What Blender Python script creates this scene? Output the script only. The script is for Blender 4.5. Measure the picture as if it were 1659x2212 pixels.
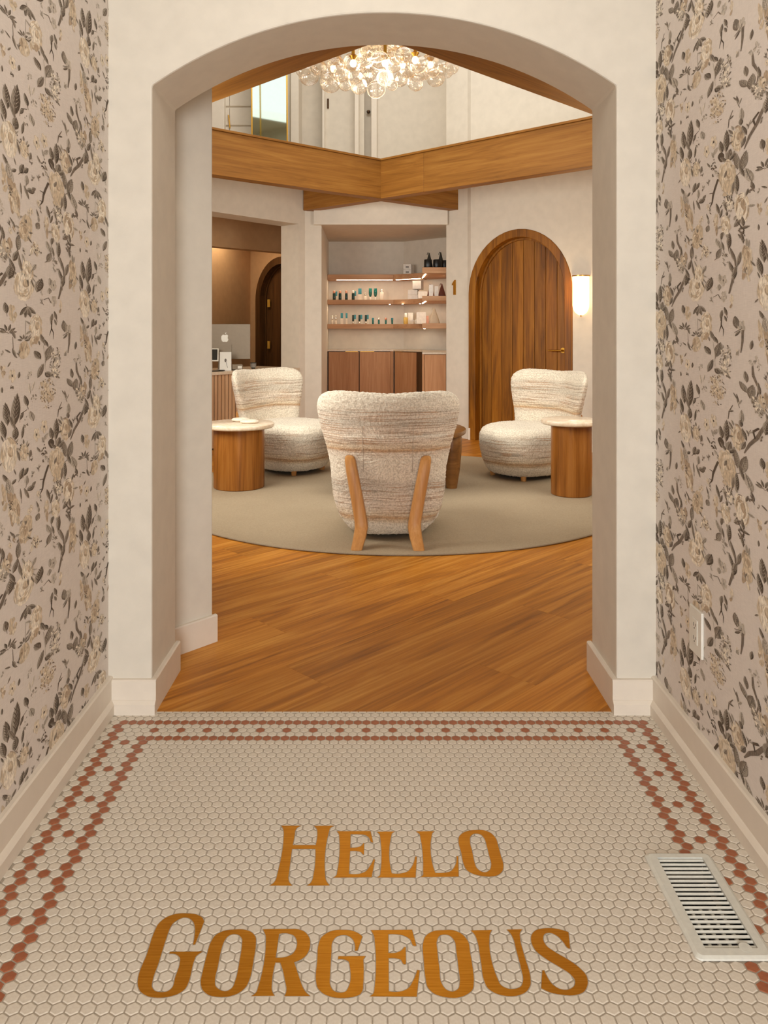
import bpy, math, random
import numpy as np
from mathutils import Vector, Matrix, noise as mnoise
from mathutils.geometry import tessellate_polygon
random.seed(7)
PI = math.pi
scene = bpy.context.scene
COL = scene.collection
for o in list(bpy.data.objects):
    bpy.data.objects.remove(o)

# ------------------------------------------------------------------ camera
# level camera 1.2 m above the floor, lens shifted down (verticals stay vertical)
F, CX, CY, EYE = 1690.0, 818.0, 712.0, 1.2
cam = bpy.data.cameras.new('camera')
cam.sensor_fit = 'HORIZONTAL'
cam.sensor_width = 36.0
cam.lens = F / 1659.0 * 36.0
cam.shift_x = (829.5 - CX) / 1659.0
cam.shift_y = -(1106.0 - CY) / 1659.0
cam.clip_start = 0.05
camo = bpy.data.objects.new('camera', cam)
camo.location = (0, 0, EYE)
camo.rotation_euler = (PI / 2, 0, 0)
COL.objects.link(camo)
scene.camera = camo

# ------------------------------------------------------------------ world, lights, exposure
def lin(c):
    return c / 12.92 if c <= 0.04045 else ((c + 0.055) / 1.055) ** 2.4
def S(h, a=1.0):
    h = h.lstrip('#')
    return tuple(lin(int(h[i:i + 2], 16) / 255.0) for i in (0, 2, 4)) + (a,)

world = bpy.data.worlds.new('world')
scene.world = world
world.use_nodes = True
bg = world.node_tree.nodes['Background']
bg.inputs[0].default_value = (1.0, 0.96, 0.90, 1)
bg.inputs[1].default_value = 0.35

def area(name, loc, rot, sx, sy, power, col=(1, 1, 1)):
    l = bpy.data.lights.new(name, 'AREA')
    l.shape = 'RECTANGLE'; l.size = sx; l.size_y = sy
    l.energy = power; l.color = col
    o = bpy.data.objects.new(name, l)
    o.location = loc; o.rotation_euler = rot
    COL.objects.link(o)
    return o
DAY, WARM = (1.0, 0.985, 0.95), (1.0, 0.90, 0.74)
# daylight through the glazed entrance door behind the viewer, and the stairwell skylight
area('daylight_entrance', (0.0, -3.10, 1.25), (PI / 2, 0, 0), 1.5, 2.2, 124, (0.93, 1.0, 1.08))
area('daylight_skylight', (0.1, 5.9, 5.5), (0, 0, 0), 4.0, 4.0, 88, (0.97, 1.0, 0.99))
# fill lights added at the two lounge walls beside the arch, out of view
for nm_, lc_, an_, pw_ in (('fill_arch_left', (-2.00, 4.40, 1.75), math.atan2(0.562, 0.827), 60), ('fill_arch_right', (2.25, 4.63, 1.75), math.atan2(0.58, -0.81), 26)):
    w_ = area(nm_, lc_, (PI / 2 - 0.20, 0, an_ - PI / 2), 1.5, 1.4, pw_, (1.0, 1.0, 0.95))
    w_.data.spread = math.radians(125)
area('fill_entrance_ceiling', (0.0, 1.65, 2.72), (0, 0, 0), 0.5, 0.5, 5.0, (1.0, 0.96, 0.88))  # added fill overhead, lifts the papered walls and tiles
area('fill_lounge_left', (-2.0, 5.0, 2.80), (0, 0, 0), 0.9, 0.9, 6, WARM)  # added ceiling fill over the left bay, out of view
area('fill_lounge_right', (2.1, 5.0, 2.80), (0, 0, 0), 0.9, 0.9, 6, WARM)  # same added fill over the right bay
area('fill_lounge_back', (0.0, 8.35, 2.80), (0, 0, 0), 0.5, 0.3, 0.8, WARM)  # weak added fill in front of the niche
area('fill_reception', (-1.95, 10.35, 2.60), (0, 0, 0), 0.4, 0.4, 9, (1.0, 0.84, 0.60))  # unseen fill added for the reception back walls and door
area('fill_bulkhead', (-2.35, 8.45, 2.60), (0, 0, 0), 0.3, 0.3, 9, (1.0, 0.86, 0.64))  # unseen fill added to light the bulkhead front
wash = area('fill_upper_wall', (0.0, 7.4, 5.35), (math.radians(42), 0, 0), 1.6, 0.3, 19, (1.0, 0.97, 0.90))  # fill added to brighten the upper back wall

vs = scene.view_settings
vs.view_transform = 'Standard'
vs.look = 'None'
vs.exposure = 0.0
vs.gamma = 1.0
vs.use_curve_mapping = False

# ------------------------------------------------------------------ measuring helpers
def G(x, y, z=0.0):
    """photo pixel -> point on the horizontal plane at height z"""
    Y = (EYE - z) * F / (y - CY)
    return Vector(((x - CX) / F * Y, Y, z))
def P(x, y, Y):
    return Vector(((x - CX) / F * Y, Y, EYE + (CY - y) / F * Y))
class Frame:
    """vertical plane: local x along d, local y into the wall, z up"""
    def __init__(s, A, d):
        s.A = Vector((A[0], A[1], 0)); s.d = Vector((d[0], d[1], 0)).normalized()
        s.n = Vector((-s.d.y, s.d.x, 0)); s.ang = math.atan2(s.d.y, s.d.x)
    def s(s, x, off=0.0):
        """distance along the wall at which photo column x meets it (off = depth into the wall)"""
        k = (x - CX) / F
        B = s.A + s.n * off
        return (k * B.y - B.x) / (s.d.x - k * s.d.y)
    def at(s, t, z=0.0, off=0.0):
        p = s.A + s.d * t + s.n * off
        return Vector((p.x, p.y, z))
    def z(s, x, y, off=0.0):
        p = s.at(s.s(x, off), 0, off)
        return EYE + (CY - y) / F * p.y

# ------------------------------------------------------------------ mesh helpers
class MB:
    def __init__(s):
        s.v = []; s.f = []; s.cur = None
    def add(s, vs_, fs):
        b = len(s.v)
        s.v += [tuple(v) for v in vs_]
        s.f += [tuple(b + i for i in f) for f in fs]
        return s
    def box(s, x0, x1, y0, y1, z0, z1):
        return s.add([(x0, y0, z0), (x1, y0, z0), (x1, y1, z0), (x0, y1, z0), (x0, y0, z1), (x1, y0, z1), (x1, y1, z1), (x0, y1, z1)],
                     [(3, 2, 1, 0), (4, 5, 6, 7), (0, 1, 5, 4), (1, 2, 6, 5), (2, 3, 7, 6), (3, 0, 4, 7)])
    def prism(s, poly, fn, a, b, holes=()):
        """poly (list of 2-tuples) extruded between a and b; fn(p, q, h) -> xyz"""
        loops = [list(poly)] + [list(h) for h in holes]
        flat = [p for l in loops for p in l]
        n = len(flat)
        vv = [fn(p[0], p[1], a) for p in flat] + [fn(p[0], p[1], b) for p in flat]
        tris = tessellate_polygon([[Vector((p[0], p[1], 0)) for p in l] for l in loops])
        ff = []
        for t in tris:
            ff.append(tuple(t)); ff.append(tuple(n + i for i in reversed(t)))
        o = 0
        for l in loops:
            m = len(l)
            for i in range(m):
                j = (i + 1) % m
                ff.append((o + i, o + j, n + o + j, n + o + i))
            o += m
        return s.add(vv, ff)
    def lathe(s, prof, n=32, c=(0, 0, 0), sx=1.0, sy=1.0):
        """prof list of (r,z), closed with caps"""
        vv = []; ff = []
        for r, z in prof:
            for i in range(n):
                a = 2 * PI * i / n
                vv.append((c[0] + r * sx * math.cos(a), c[1] + r * sy * math.sin(a), c[2] + z))
        for k in range(len(prof) - 1):
            for i in range(n):
                j = (i + 1) % n
                ff.append((k * n + i, k * n + j, (k + 1) * n + j, (k + 1) * n + i))
        ff.append(tuple(range(n - 1, -1, -1)))
        ff.append(tuple((len(prof) - 1) * n + i for i in range(n)))
        return s.add(vv, ff)
    def tube(s, pts, rad, n=10, squash=None):
        """swept tube; rad float or list; squash (side, depth) multipliers"""
        pts = [Vector(p) for p in pts]
        if not isinstance(rad, (list, tuple)): rad = [rad] * len(pts)
        vv = []; ff = []
        up = Vector((0, 0, 1))
        for k, p in enumerate(pts):
            t = (pts[min(k + 1, len(pts) - 1)] - pts[max(k - 1, 0)]).normalized()
            sd = t.cross(up)
            if sd.length < 1e-3: sd = Vector((1, 0, 0))
            sd.normalize(); w = sd.cross(t).normalized()
            for i in range(n):
                a = 2 * PI * i / n
                vv.append(p + (sd * math.cos(a) + w * math.sin(a)) * rad[k])
        for k in range(len(pts) - 1):
            for i in range(n):
                j = (i + 1) % n
                ff.append((k * n + i, k * n + j, (k + 1) * n + j, (k + 1) * n + i))
        ff.append(tuple(range(n - 1, -1, -1)))
        ff.append(tuple((len(pts) - 1) * n + i for i in range(n)))
        return s.add(vv, ff)
    def mesh(s, name, mat, smooth=False, bevel=0):
        me = bpy.data.meshes.new(name)
        me.from_pydata(s.v, [], s.f)
        me.materials.append(mat)
        if smooth:
            me.polygons.foreach_set('use_smooth', [True] * len(me.polygons))
            if smooth != True:
                try: me.set_sharp_from_angle(angle=math.radians(smooth))
                except Exception: pass
        me.update()
        return me
    def obj(s, name, mat, parent=None, smooth=False, bevel=0, recalc=True):
        me = s.mesh(name, mat, smooth)
        if recalc:
            import bmesh
            bm = bmesh.new(); bm.from_mesh(me)
            bmesh.ops.recalc_face_normals(bm, faces=bm.faces)
            bm.to_mesh(me); bm.free()
            if smooth and smooth != True:
                me.set_sharp_from_angle(angle=math.radians(smooth))
        o = bpy.data.objects.new(name, me)
        COL.objects.link(o)
        o.parent = parent
        if bevel:
            m = o.modifiers.new('bevel', 'BEVEL'); m.width = bevel; m.segments = 2
            m.limit_method = 'ANGLE'; m.angle_limit = math.radians(40)
        return o

def tag(o, label=None, cat=None, group=None, kind=None):
    if label: o['label'] = label
    if cat: o['category'] = cat
    if group: o['group'] = group
    if kind: o['kind'] = kind
    return o
def thing(name, label, cat, loc=(0, 0, 0), rz=0.0, group=None, kind=None):
    o = bpy.data.objects.new(name, None)
    o.empty_display_size = 0.1
    COL.objects.link(o)
    o.location = loc; o.rotation_euler = (0, 0, rz)
    return tag(o, label, cat, group, kind)
def inst(me, name, parent=None, loc=(0, 0, 0), rz=0.0):
    o = bpy.data.objects.new(name, me)
    COL.objects.link(o); o.parent = parent; o.location = loc; o.rotation_euler = (0, 0, rz)
    return o
def dup(root, loc, rz, label, group=None):
    r = root.copy(); COL.objects.link(r); r.location = loc; r.rotation_euler = (0, 0, rz)
    r['label'] = label
    if group: r['group'] = group
    for ch in list(root.children):
        c = ch.copy(); COL.objects.link(c); c.parent = r
        for g in list(ch.children):
            d = g.copy(); COL.objects.link(d); d.parent = c
    return r

# ------------------------------------------------------------------ materials
def nt(name):
    m = bpy.data.materials.new(name); m.use_nodes = True
    t = m.node_tree
    b = t.nodes['Principled BSDF']
    return m, t, b
def N(t, typ, **kw):
    n = t.nodes.new(typ)
    for k, v in kw.items(): setattr(n, k, v)
    return n
def ramp(t, stops, interp='LINEAR'):
    r = N(t, 'ShaderNodeValToRGB')
    r.color_ramp.interpolation = interp
    e = r.color_ramp.elements
    while len(e) < len(stops): e.new(0.5)
    for i, (p, c) in enumerate(stops):
        e[i].position = p; e[i].color = c if len(c) == 4 else tuple(c) + (1,)
    return r
def coords(t, scale=(1, 1, 1), rnd=False, kind='Object'):
    tc = N(t, 'ShaderNodeTexCoord')
    mp = N(t, 'ShaderNodeMapping')
    mp.inputs['Scale'].default_value = scale
    t.links.new(tc.outputs[kind], mp.inputs['Vector'])
    if rnd:
        oi = N(t, 'ShaderNodeObjectInfo')
        mu = N(t, 'ShaderNodeMath', operation='MULTIPLY'); mu.inputs[1].default_value = 37.0
        t.links.new(oi.outputs['Random'], mu.inputs[0])
        cb = N(t, 'ShaderNodeCombineXYZ')
        for k in range(3): t.links.new(mu.outputs[0], cb.inputs[k])
        t.links.new(cb.outputs[0], mp.inputs['Location'])
    return mp
def plain(name, col, rough=0.6, metal=0.0, var=0.06, scale=6.0, bump=0.0, bscale=200.0, spec=0.5, col2=None):
    m, t, b = nt(name)
    mp = coords(t, (scale,) * 3)
    n = N(t, 'ShaderNodeTexNoise'); n.inputs['Detail'].default_value = 3
    t.links.new(mp.outputs[0], n.inputs['Vector'])
    c = S(col) if isinstance(col, str) else col
    c2 = S(col2) if col2 else tuple(max(0, x * (1 - var * 2.2)) for x in c[:3]) + (1,)
    r = ramp(t, [(0.3, c2), (0.7, c)])
    t.links.new(n.outputs[0], r.inputs[0])
    t.links.new(r.outputs[0], b.inputs['Base Color'])
    b.inputs['Roughness'].default_value = rough
    b.inputs['Metallic'].default_value = metal
    b.inputs['Specular IOR Level'].default_value = spec
    if bump:
        n2 = N(t, 'ShaderNodeTexNoise'); n2.inputs['Scale'].default_value = bscale
        tc = N(t, 'ShaderNodeTexCoord'); t.links.new(tc.outputs['Object'], n2.inputs['Vector'])
        bp = N(t, 'ShaderNodeBump'); bp.inputs['Strength'].default_value = bump; bp.inputs['Distance'].default_value = 0.002
        t.links.new(n2.outputs[0], bp.inputs['Height']); t.links.new(bp.outputs[0], b.inputs['Normal'])
    return m
def wood(name, dark, mid, light, axis='X', rough=0.42, size=1.0, tone=0.25, sp=0.22):
    m, t, b = nt(name)
    k = {'X': (0.55, 7, 7), 'Y': (7, 0.55, 7), 'Z': (7, 7, 0.55)}[axis]
    mp = coords(t, tuple(v * size for v in k), rnd=True)
    n = N(t, 'ShaderNodeTexNoise'); n.inputs['Scale'].default_value = 1.6
    n.inputs['Detail'].default_value = 5; n.inputs['Roughness'].default_value = 0.6; n.inputs['Distortion'].default_value = 1.3
    t.links.new(mp.outputs[0], n.inputs['Vector'])
    f = {'X': (1.2, 60, 60), 'Y': (60, 1.2, 60), 'Z': (60, 60, 1.2)}[axis]
    mp2 = coords(t, tuple(v * size for v in f), rnd=True)
    n2 = N(t, 'ShaderNodeTexNoise'); n2.inputs['Scale'].default_value = 1.5; n2.inputs['Detail'].default_value = 3
    t.links.new(mp2.outputs[0], n2.inputs['Vector'])
    mx = N(t, 'ShaderNodeMix'); mx.data_type = 'FLOAT'; mx.inputs[0].default_value = 0.3
    t.links.new(n.outputs[0], mx.inputs[2]); t.links.new(n2.outputs[0], mx.inputs[3])
    r = ramp(t, [(0.5 - sp, S(dark)), (0.5, S(mid)), (0.5 + sp, S(light))])
    t.links.new(mx.outputs[0], r.inputs[0])
    oi = N(t, 'ShaderNodeObjectInfo')
    hv = N(t, 'ShaderNodeHueSaturation')
    ma = N(t, 'ShaderNodeMapRange'); ma.inputs['To Min'].default_value = 1 - tone; ma.inputs['To Max'].default_value = 1 + tone
    t.links.new(oi.outputs['Random'], ma.inputs['Value'])
    t.links.new(ma.outputs[0], hv.inputs['Value'])
    t.links.new(r.outputs[0], hv.inputs['Color'])
    t.links.new(hv.outputs[0], b.inputs['Base Color'])
    b.inputs['Roughness'].default_value = rough
    b.inputs['Specular IOR Level'].default_value = 0.28
    bp = N(t, 'ShaderNodeBump'); bp.inputs['Strength'].default_value = 0.12; bp.inputs['Distance'].default_value = 0.001
    t.links.new(n2.outputs[0], bp.inputs['Height']); t.links.new(bp.outputs[0], b.inputs['Normal'])
    return m
def emit(name, col, strength):
    m, t, b = nt(name)
    b.inputs['Base Color'].default_value = S(col)
    b.inputs['Emission Color'].default_value = S(col)
    b.inputs['Emission Strength'].default_value = strength
    return m

M = {}
M['plaster'] = plain('plaster_cream', '#e0d7c7', 0.75, var=0.03, scale=3, bump=0.06, bscale=260)
M['plaster_hall'] = plain('plaster_hall', '#e0d5c4', 0.7, var=0.035, scale=2.2, bump=0.05, bscale=200)
M['plaster_reception'] = plain('plaster_reception', '#c8a176', 0.7, var=0.04, scale=2.2)
M['ceiling'] = plain('ceiling_paint', '#e4d8c6', 0.85, var=0.02)
M['trimwhite'] = plain('trim_paint', '#e8dccb', 0.45, var=0.02, scale=4)
M['grout'] = plain('grout', '#b8ab98', 0.9, var=0.12, scale=40, bump=0.2, bscale=900)
M['tile'] = plain('porcelain_cream', '#e2d8c8', 0.32, scale=30, col2='#d7cbb9', bump=0.02, bscale=150)
M['tilered'] = plain('porcelain_terracotta', '#a9633f', 0.36, scale=14, col2='#985535')
M['beam'] = wood('beam_oak', '#744918', '#966327', '#ad7b39', 'X', 0.5, 1.1, 0.10, 0.22)
M['floor'] = wood('plank_oak', '#7d470d', '#b8731c', '#d99a42', 'X', 0.45, 1.0, 0.12, 0.20)
M['doorwood'] = wood('door_oak', '#43260a', '#84500d', '#a56c1e', 'Z', 0.45, 1.0, 0.20, 0.2)
M['darkdoor'] = wood('door_dark_oak', '#3a2412', '#54371c', '#6b4826', 'Z', 0.45, 1.0, 0.12)
M['drum'] = wood('drum_oak', '#65390f', '#935a22', '#ad7436', 'Z', 0.3, 1.0, 0.10)
M['leg'] = wood('leg_oak', '#a8713c', '#bd8549', '#cf9c62', 'Z', 0.4, 1.5, 0.05)
M['tablewood'] = wood('table_oak', '#573617', '#744b22', '#8a6134', 'X', 0.35, 1.0, 0.08)
M['shelfwood'] = wood('shelf_oak', '#a87a55', '#bd8f68', '#cba27c', 'X', 0.5, 1.0, 0.05)
M['cabwood'] = wood('cabinet_oak', '#a5724a', '#b8855b', '#c6966c', 'Z', 0.5, 1.6, 0.05)
M['slat'] = wood('slat_oak', '#b08660', '#c29a74', '#cfab88', 'Z', 0.5, 1.0, 0.05)
M['brass'] = plain('brass_satin', '#c8963f', 0.28, 1.0, 0.05, 20)
M['hinge'] = plain('hinge_brass', '#e8b84e', 0.3, 0.4)
M['bronze'] = plain('bronze_dark', '#4a3421', 0.4, 0.8)
M['marble'] = plain('marble_cream', '#ead9c2', 0.18, scale=7, col2='#d8bf9f')
M['counter'] = plain('counter_stone', '#d9c6ad', 0.25, scale=8, col2='#cdb79c')
M['black'] = plain('black_matte', '#15130f', 0.6)
M['dark'] = plain('dark_brown', '#1c1712', 0.9)  # near-black brown for sub-floor and duct
M['registerwhite'] = plain('register_enamel', '#dedcd0', 0.4, var=0.04, scale=20)
M['whiteplastic'] = plain('white_plastic', '#e9e4d8', 0.35, var=0.02)
M['silver'] = plain('silver_aluminium', '#8f816e', 0.45, 0.4, 0.03)
M['chrome'] = plain('chrome', '#e6e2dc', 0.12, 1.0, 0.02)
M['emblem'] = plain('emblem_grey', '#dad4c6', 0.25, 0.3)
M['led'] = emit('led_strip', '#ffe9cc', 14)
M['sconce'] = emit('sconce_glass', '#ffd396', 3.6)
M['bulb'] = emit('bulb_glow', '#ffecce', 13)

def brushed_brass():
    m, t, b = nt('brass_brushed')
    mp = coords(t, (14, 900, 1))
    n = N(t, 'ShaderNodeTexNoise'); n.inputs['Scale'].default_value = 1.0; n.inputs['Detail'].default_value = 2
    t.links.new(mp.outputs[0], n.inputs['Vector'])
    r = ramp(t, [(0.3, S('#b87518')), (0.7, S('#d4942f'))])
    t.links.new(n.outputs[0], r.inputs[0]); t.links.new(r.outputs[0], b.inputs['Base Color'])
    b.inputs['Metallic'].default_value = 1.0; b.inputs['Roughness'].default_value = 0.36
    bp = N(t, 'ShaderNodeBump'); bp.inputs['Strength'].default_value = 0.25; bp.inputs['Distance'].default_value = 0.0004
    t.links.new(n.outputs[0], bp.inputs['Height']); t.links.new(bp.outputs[0], b.inputs['Normal'])
    return m
M['letter'] = brushed_brass()

def linen(name):
    m, t, b = nt(name)
    mp = coords(t, (1, 1, 1))
    w1 = N(t, 'ShaderNodeTexNoise'); mpa = coords(t, (1, 900, 40)); t.links.new(mpa.outputs[0], w1.inputs['Vector']); w1.inputs['Scale'].default_value = 1
    w2 = N(t, 'ShaderNodeTexNoise'); mpb = coords(t, (1, 40, 900)); t.links.new(mpb.outputs[0], w2.inputs['Vector']); w2.inputs['Scale'].default_value = 1
    ad = N(t, 'ShaderNodeMath', operation='ADD'); t.links.new(w1.outputs[0], ad.inputs[0]); t.links.new(w2.outputs[0], ad.inputs[1])
    r = ramp(t, [(0.6, S('#dbd0c6')), (1.0, S('#e8ddd3'))])
    mul = N(t, 'ShaderNodeMath', operation='MULTIPLY'); mul.inputs[1].default_value = 0.8
    t.links.new(ad.outputs[0], mul.inputs[0]); t.links.new(mul.outputs[0], r.inputs[0])
    t.links.new(r.outputs[0], b.inputs['Base Color'])
    b.inputs['Roughness'].default_value = 0.8
    return m
M['linen'] = linen('wallpaper_linen')

def ink():
    m, t, b = nt('wallpaper_ink')
    a = N(t, 'ShaderNodeAttribute'); a.attribute_name = 'Col'
    mp = coords(t, (1, 150, 90))
    n = N(t, 'ShaderNodeTexNoise'); n.inputs['Scale'].default_value = 1.0; n.inputs['Detail'].default_value = 4
    t.links.new(mp.outputs[0], n.inputs['Vector'])
    r = ramp(t, [(0.32, (0.72, 0.71, 0.70, 1)), (0.66, (1.22, 1.22, 1.21, 1))])
    t.links.new(n.outputs[0], r.inputs[0])
    mx = N(t, 'ShaderNodeMix'); mx.data_type = 'RGBA'; mx.blend_type = 'MULTIPLY'; mx.inputs[0].default_value = 1.0
    t.links.new(a.outputs['Color'], mx.inputs[6]); t.links.new(r.outputs[0], mx.inputs[7])
    t.links.new(mx.outputs[2], b.inputs['Base Color'])
    b.inputs['Roughness'].default_value = 0.8
    return m
M['ink'] = ink()

# ================================================================== STRUCTURE: entrance vestibule
WL, WR = -0.850, 0.872            # wallpapered side walls
AY0, AY1 = 2.460, 2.745           # arch wall front and back
VZ = 2.75
JL, JR, SPRING, APEX = -0.713, 0.748, 1.968, 2.197
idf = lambda p, q, h: (p, q, h)
def struct(o, label=None, cat=None):
    return tag(o, label, cat, None, 'structure')

# arch wall
cxm = (JL + JR) / 2; hw = (JR - JL) / 2; rise = APEX - SPRING
RA = (hw * hw + rise * rise) / (2 * rise); zc = APEX - RA
a0 = math.asin(hw / RA)
arc = [(cxm + RA * math.sin(a), zc + RA * math.cos(a)) for a in [-a0 + 2 * a0 * i / 40 for i in range(41)]]
poly = [(-1.25, 0), (JL, 0)] + arc + [(JR, 0), (1.25, 0), (1.25, 2.86), (-1.25, 2.86)]
wa = MB().prism(poly, lambda p, q, h: (p, h, q), AY0, AY1).obj('wall_front', M['plaster'], bevel=0.006)
struct(wa, 'cream plaster wall with a wide segmental arch opening', 'wall')
# side walls
wl = MB().box(WL - 0.15, WL, -3.2, AY0, 0, VZ).obj('wall_left', M['linen']); struct(wl, 'floral papered wall on the left of the entrance', 'wall')
wr = MB().box(WR, WR + 0.15, -3.2, AY0, 0, VZ).obj('wall_right', M['linen']); struct(wr, 'floral papered wall on the right of the entrance with socket', 'wall')
ce = MB().box(WL - 0.15, WR + 0.15, -3.2, AY0, VZ, VZ + 0.1).obj('ceiling', M['ceiling']); struct(ce, 'flat ceiling of the entrance', 'ceiling')
# baseboards with a shoe moulding
def base_profile(z=0.104, t=0.015, shoe=True):
    if shoe: return [(0, 0), (t + 0.012, 0), (t + 0.012, 0.032), (t + 0.003, 0.041), (t, 0.043), (t, z - 0.004), (t - 0.004, z), (0, z)]
    return [(0, 0), (t, 0), (t, z - 0.004), (t - 0.004, z), (0, z)]
def baseboard(name, p0, p1, side, label, shoe=True, z=0.104):
    """board along p0->p1; side = unit vector the board sticks out to"""
    p0 = Vector((*p0, 0)); p1 = Vector((*p1, 0)); sd = Vector((*side, 0))
    pr = base_profile(z, shoe=shoe)
    n = len(pr)
    vv = [p0 + sd * a + Vector((0, 0, b)) for a, b in pr] + [p1 + sd * a + Vector((0, 0, b)) for a, b in pr]
    ff = [(i, (i + 1) % n, n + (i + 1) % n, n + i) for i in range(n)] + [tuple(range(n)), tuple(range(2 * n - 1, n - 1, -1))]
    return struct(MB().add(vv, ff).obj(name, M['trimwhite']), label, 'baseboard')
baseboard('baseboard_left', (WL, -3.2), (WL, AY0), (1, 0), 'cream baseboard under the left papered wall', z=0.112)
baseboard('baseboard_right', (WR, -3.2), (WR, AY0), (-1, 0), 'cream baseboard under the right papered wall', z=0.112)
baseboard('baseboard_front_left', (WL + 0.015, AY0), (JL + 0.0165, AY0), (0, -1), 'cream baseboard at the foot of the left arch pier')
baseboard('baseboard_front_right', (JR - 0.0165, AY0), (WR - 0.015, AY0), (0, -1), 'cream baseboard at the foot of the right arch pier')
baseboard('baseboard_jamb_left', (JL, AY0), (JL, AY1 + 0.012), (1, 0), 'cream baseboard inside the left arch jamb', False)
baseboard('baseboard_jamb_right', (JR, AY0), (JR, AY1 + 0.012), (-1, 0), 'cream baseboard inside the right arch jamb', False)
# short diagonal wing wall just behind the left jamb
wd = Vector((0.117, 0.131)).normalized(); wn = Vector((wd.y, -wd.x))
w1 = Vector((-0.639, 3.012)); w0 = w1 - wd * 0.43
wing = [tuple(w0), tuple(w1), tuple(w1 - wn * 0.14), tuple(w0 - wn * 0.14)]
ww = MB().prism(wing, idf, 0, 2.86).obj('wall_wing', M['plaster'], bevel=0.006); struct(ww, 'short diagonal wall end behind the left jamb', 'wall')
q0 = w1 - wd * 0.30; 
baseboard('baseboard_wing', tuple(q0), tuple(w1 + wd * 0.012), tuple(wn), 'cream baseboard on the short diagonal wall end', False)

# ------------------------------------------------------------------ tiled floor
P_, ROW = 0.02647, 0.02647 * math.sqrt(3) / 2
X0, YA = -0.7785, 2.3915
VX0, VX1, VY0, VY1 = 0.6045, 0.7555, 1.486, 1.789      # floor register outline
OX0, OX1, OY0, OY1 = 0.630, 0.7325, 1.510, 1.770        # its opening
TY = 2.458
fb = MB()
for (a, b, c, d) in [(WL, OX0, -3.2, TY), (OX1, WR, -3.2, TY), (OX0, OX1, -3.2, OY0), (OX0, OX1, OY1, TY)]:
    fb.box(a, b, c, d, -0.05, -0.0010)
fl = fb.obj('floor', M['grout']); struct(fl, 'entrance floor of small cream hexagon tiles with red border', 'floor')
hexr = (P_ - 0.0026) / math.sqrt(3)
def hexverts(r, z, c=(0, 0)):
    return [(c[0] + r * math.sin(PI / 3 * i), c[1] + r * math.cos(PI / 3 * i), z) for i in range(6)]
hv = hexverts(hexr, -0.003) + hexverts(hexr, -0.0009) + hexverts(hexr - 0.0020, 0.0)
hf = [(i, (i + 1) % 6, 6 + (i + 1) % 6, 6 + i) for i in range(6)] + [(6 + i, 6 + (i + 1) % 6, 12 + (i + 1) % 6, 12 + i) for i in range(6)] + [tuple(range(12, 18))]
hf = [tuple(reversed(f)) for f in hf]
def hexmesh(name, mat):
    me = bpy.data.meshes.new(name); me.from_pydata(hv, [], hf); me.materials.append(mat); return me
hm_c, hm_r = hexmesh('tile', M['tile']), hexmesh('red_tile', M['tilered'])
def is_red(r, k):
    """r row below the far red row, k column index in tile widths"""
    if r == 0: return 0 <= k <= 60
    if r < 0: return False
    if r == 2 and 4 <= k <= 58 and (k - 4) % 3 == 0: return True
    if r == 4 and 3 <= k <= 56: return True
    odd = r % 2 == 1
    if k == (-0.5 if odd else 0) or k == (59.5 if odd else 60): return True
    if r >= 4 and (k == (3.5 if odd else 3) or k == (56.5 if odd else 56)): return True
    if r >= 5 and k == 1.5 and (r - 5) % 6 == 0: return True
    if r >= 6 and k == 58 and (r - 6) % 6 == 0: return True
    return False
cream, red = [], []
r = -2
while YA - r * ROW > -3.1:
    y = YA - r * ROW
    for i in range(-4, 66):
        k = i + (0.5 if r % 2 else 0.0)
        x = X0 + k * P_
        if x < WL + 0.020 or x > WR - 0.020: continue
        if VX0 + 0.011 < x < VX1 - 0.011 and VY0 + 0.011 < y < VY1 - 0.011: continue
        (red if is_red(r, k) else cream).append((x, y))
    r += 1
def px(x, y, z=0.0):
    return CX + x / y * F, CY - (z - EYE) / y * F
def inview(x, y):
    if y < 0.5: return False
    a, b = px(x, y); return 6 < a < 1653 and b < 2206
vis = sorted([c for c in cream if inview(*c)], key=lambda c: c[1])
single = set(vis[:300])
def joined(name, pts, mat):
    A = np.array(hv); n = len(A)
    V = (np.array([(x, y, 0) for x, y in pts])[:, None, :] + A[None]).reshape(-1, 3)
    fs = [tuple(j * n + i for i in f) for j in range(len(pts)) for f in hf]
    me = bpy.data.meshes.new(name); me.from_pydata(V.tolist(), [], fs); me.materials.append(mat)
    o = bpy.data.objects.new(name, me); COL.objects.link(o); o.parent = fl; o['kind'] = 'stuff'
    return o
for c in single: inst(hm_c, 'tile', fl, (c[0], c[1], 0))
joined('cream_tiles', [c for c in cream if c not in single], M['tile'])['label'] = 'rest of the small cream hexagon tiles'
rv = sorted([c for c in red if inview(*c)], key=lambda c: c[1])[:300]
for c in rv: inst(hm_r, 'red_tile', fl, (c[0], c[1], 0))
rs = set(rv)
joined('red_tiles', [c for c in red if c not in rs], M['tilered'])['label'] = 'rest of the terracotta hexagon tiles'
# narrow cut row against the wood
cut = MB()
for i in range(-4, 66):
    x = X0 + (i + 0.5) * P_
    if WL + 0.02 < x < WR - 0.02: cut.box(x - P_ / 2 + 0.0013, x + P_ / 2 - 0.0013, YA + 2.55 * ROW, TY, -0.003, -0.0001)
co = cut.obj('cut_tiles', M['tile'], fl); co['kind'] = 'stuff'; co['label'] = 'row of cut cream tiles along the wood floor'

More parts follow.
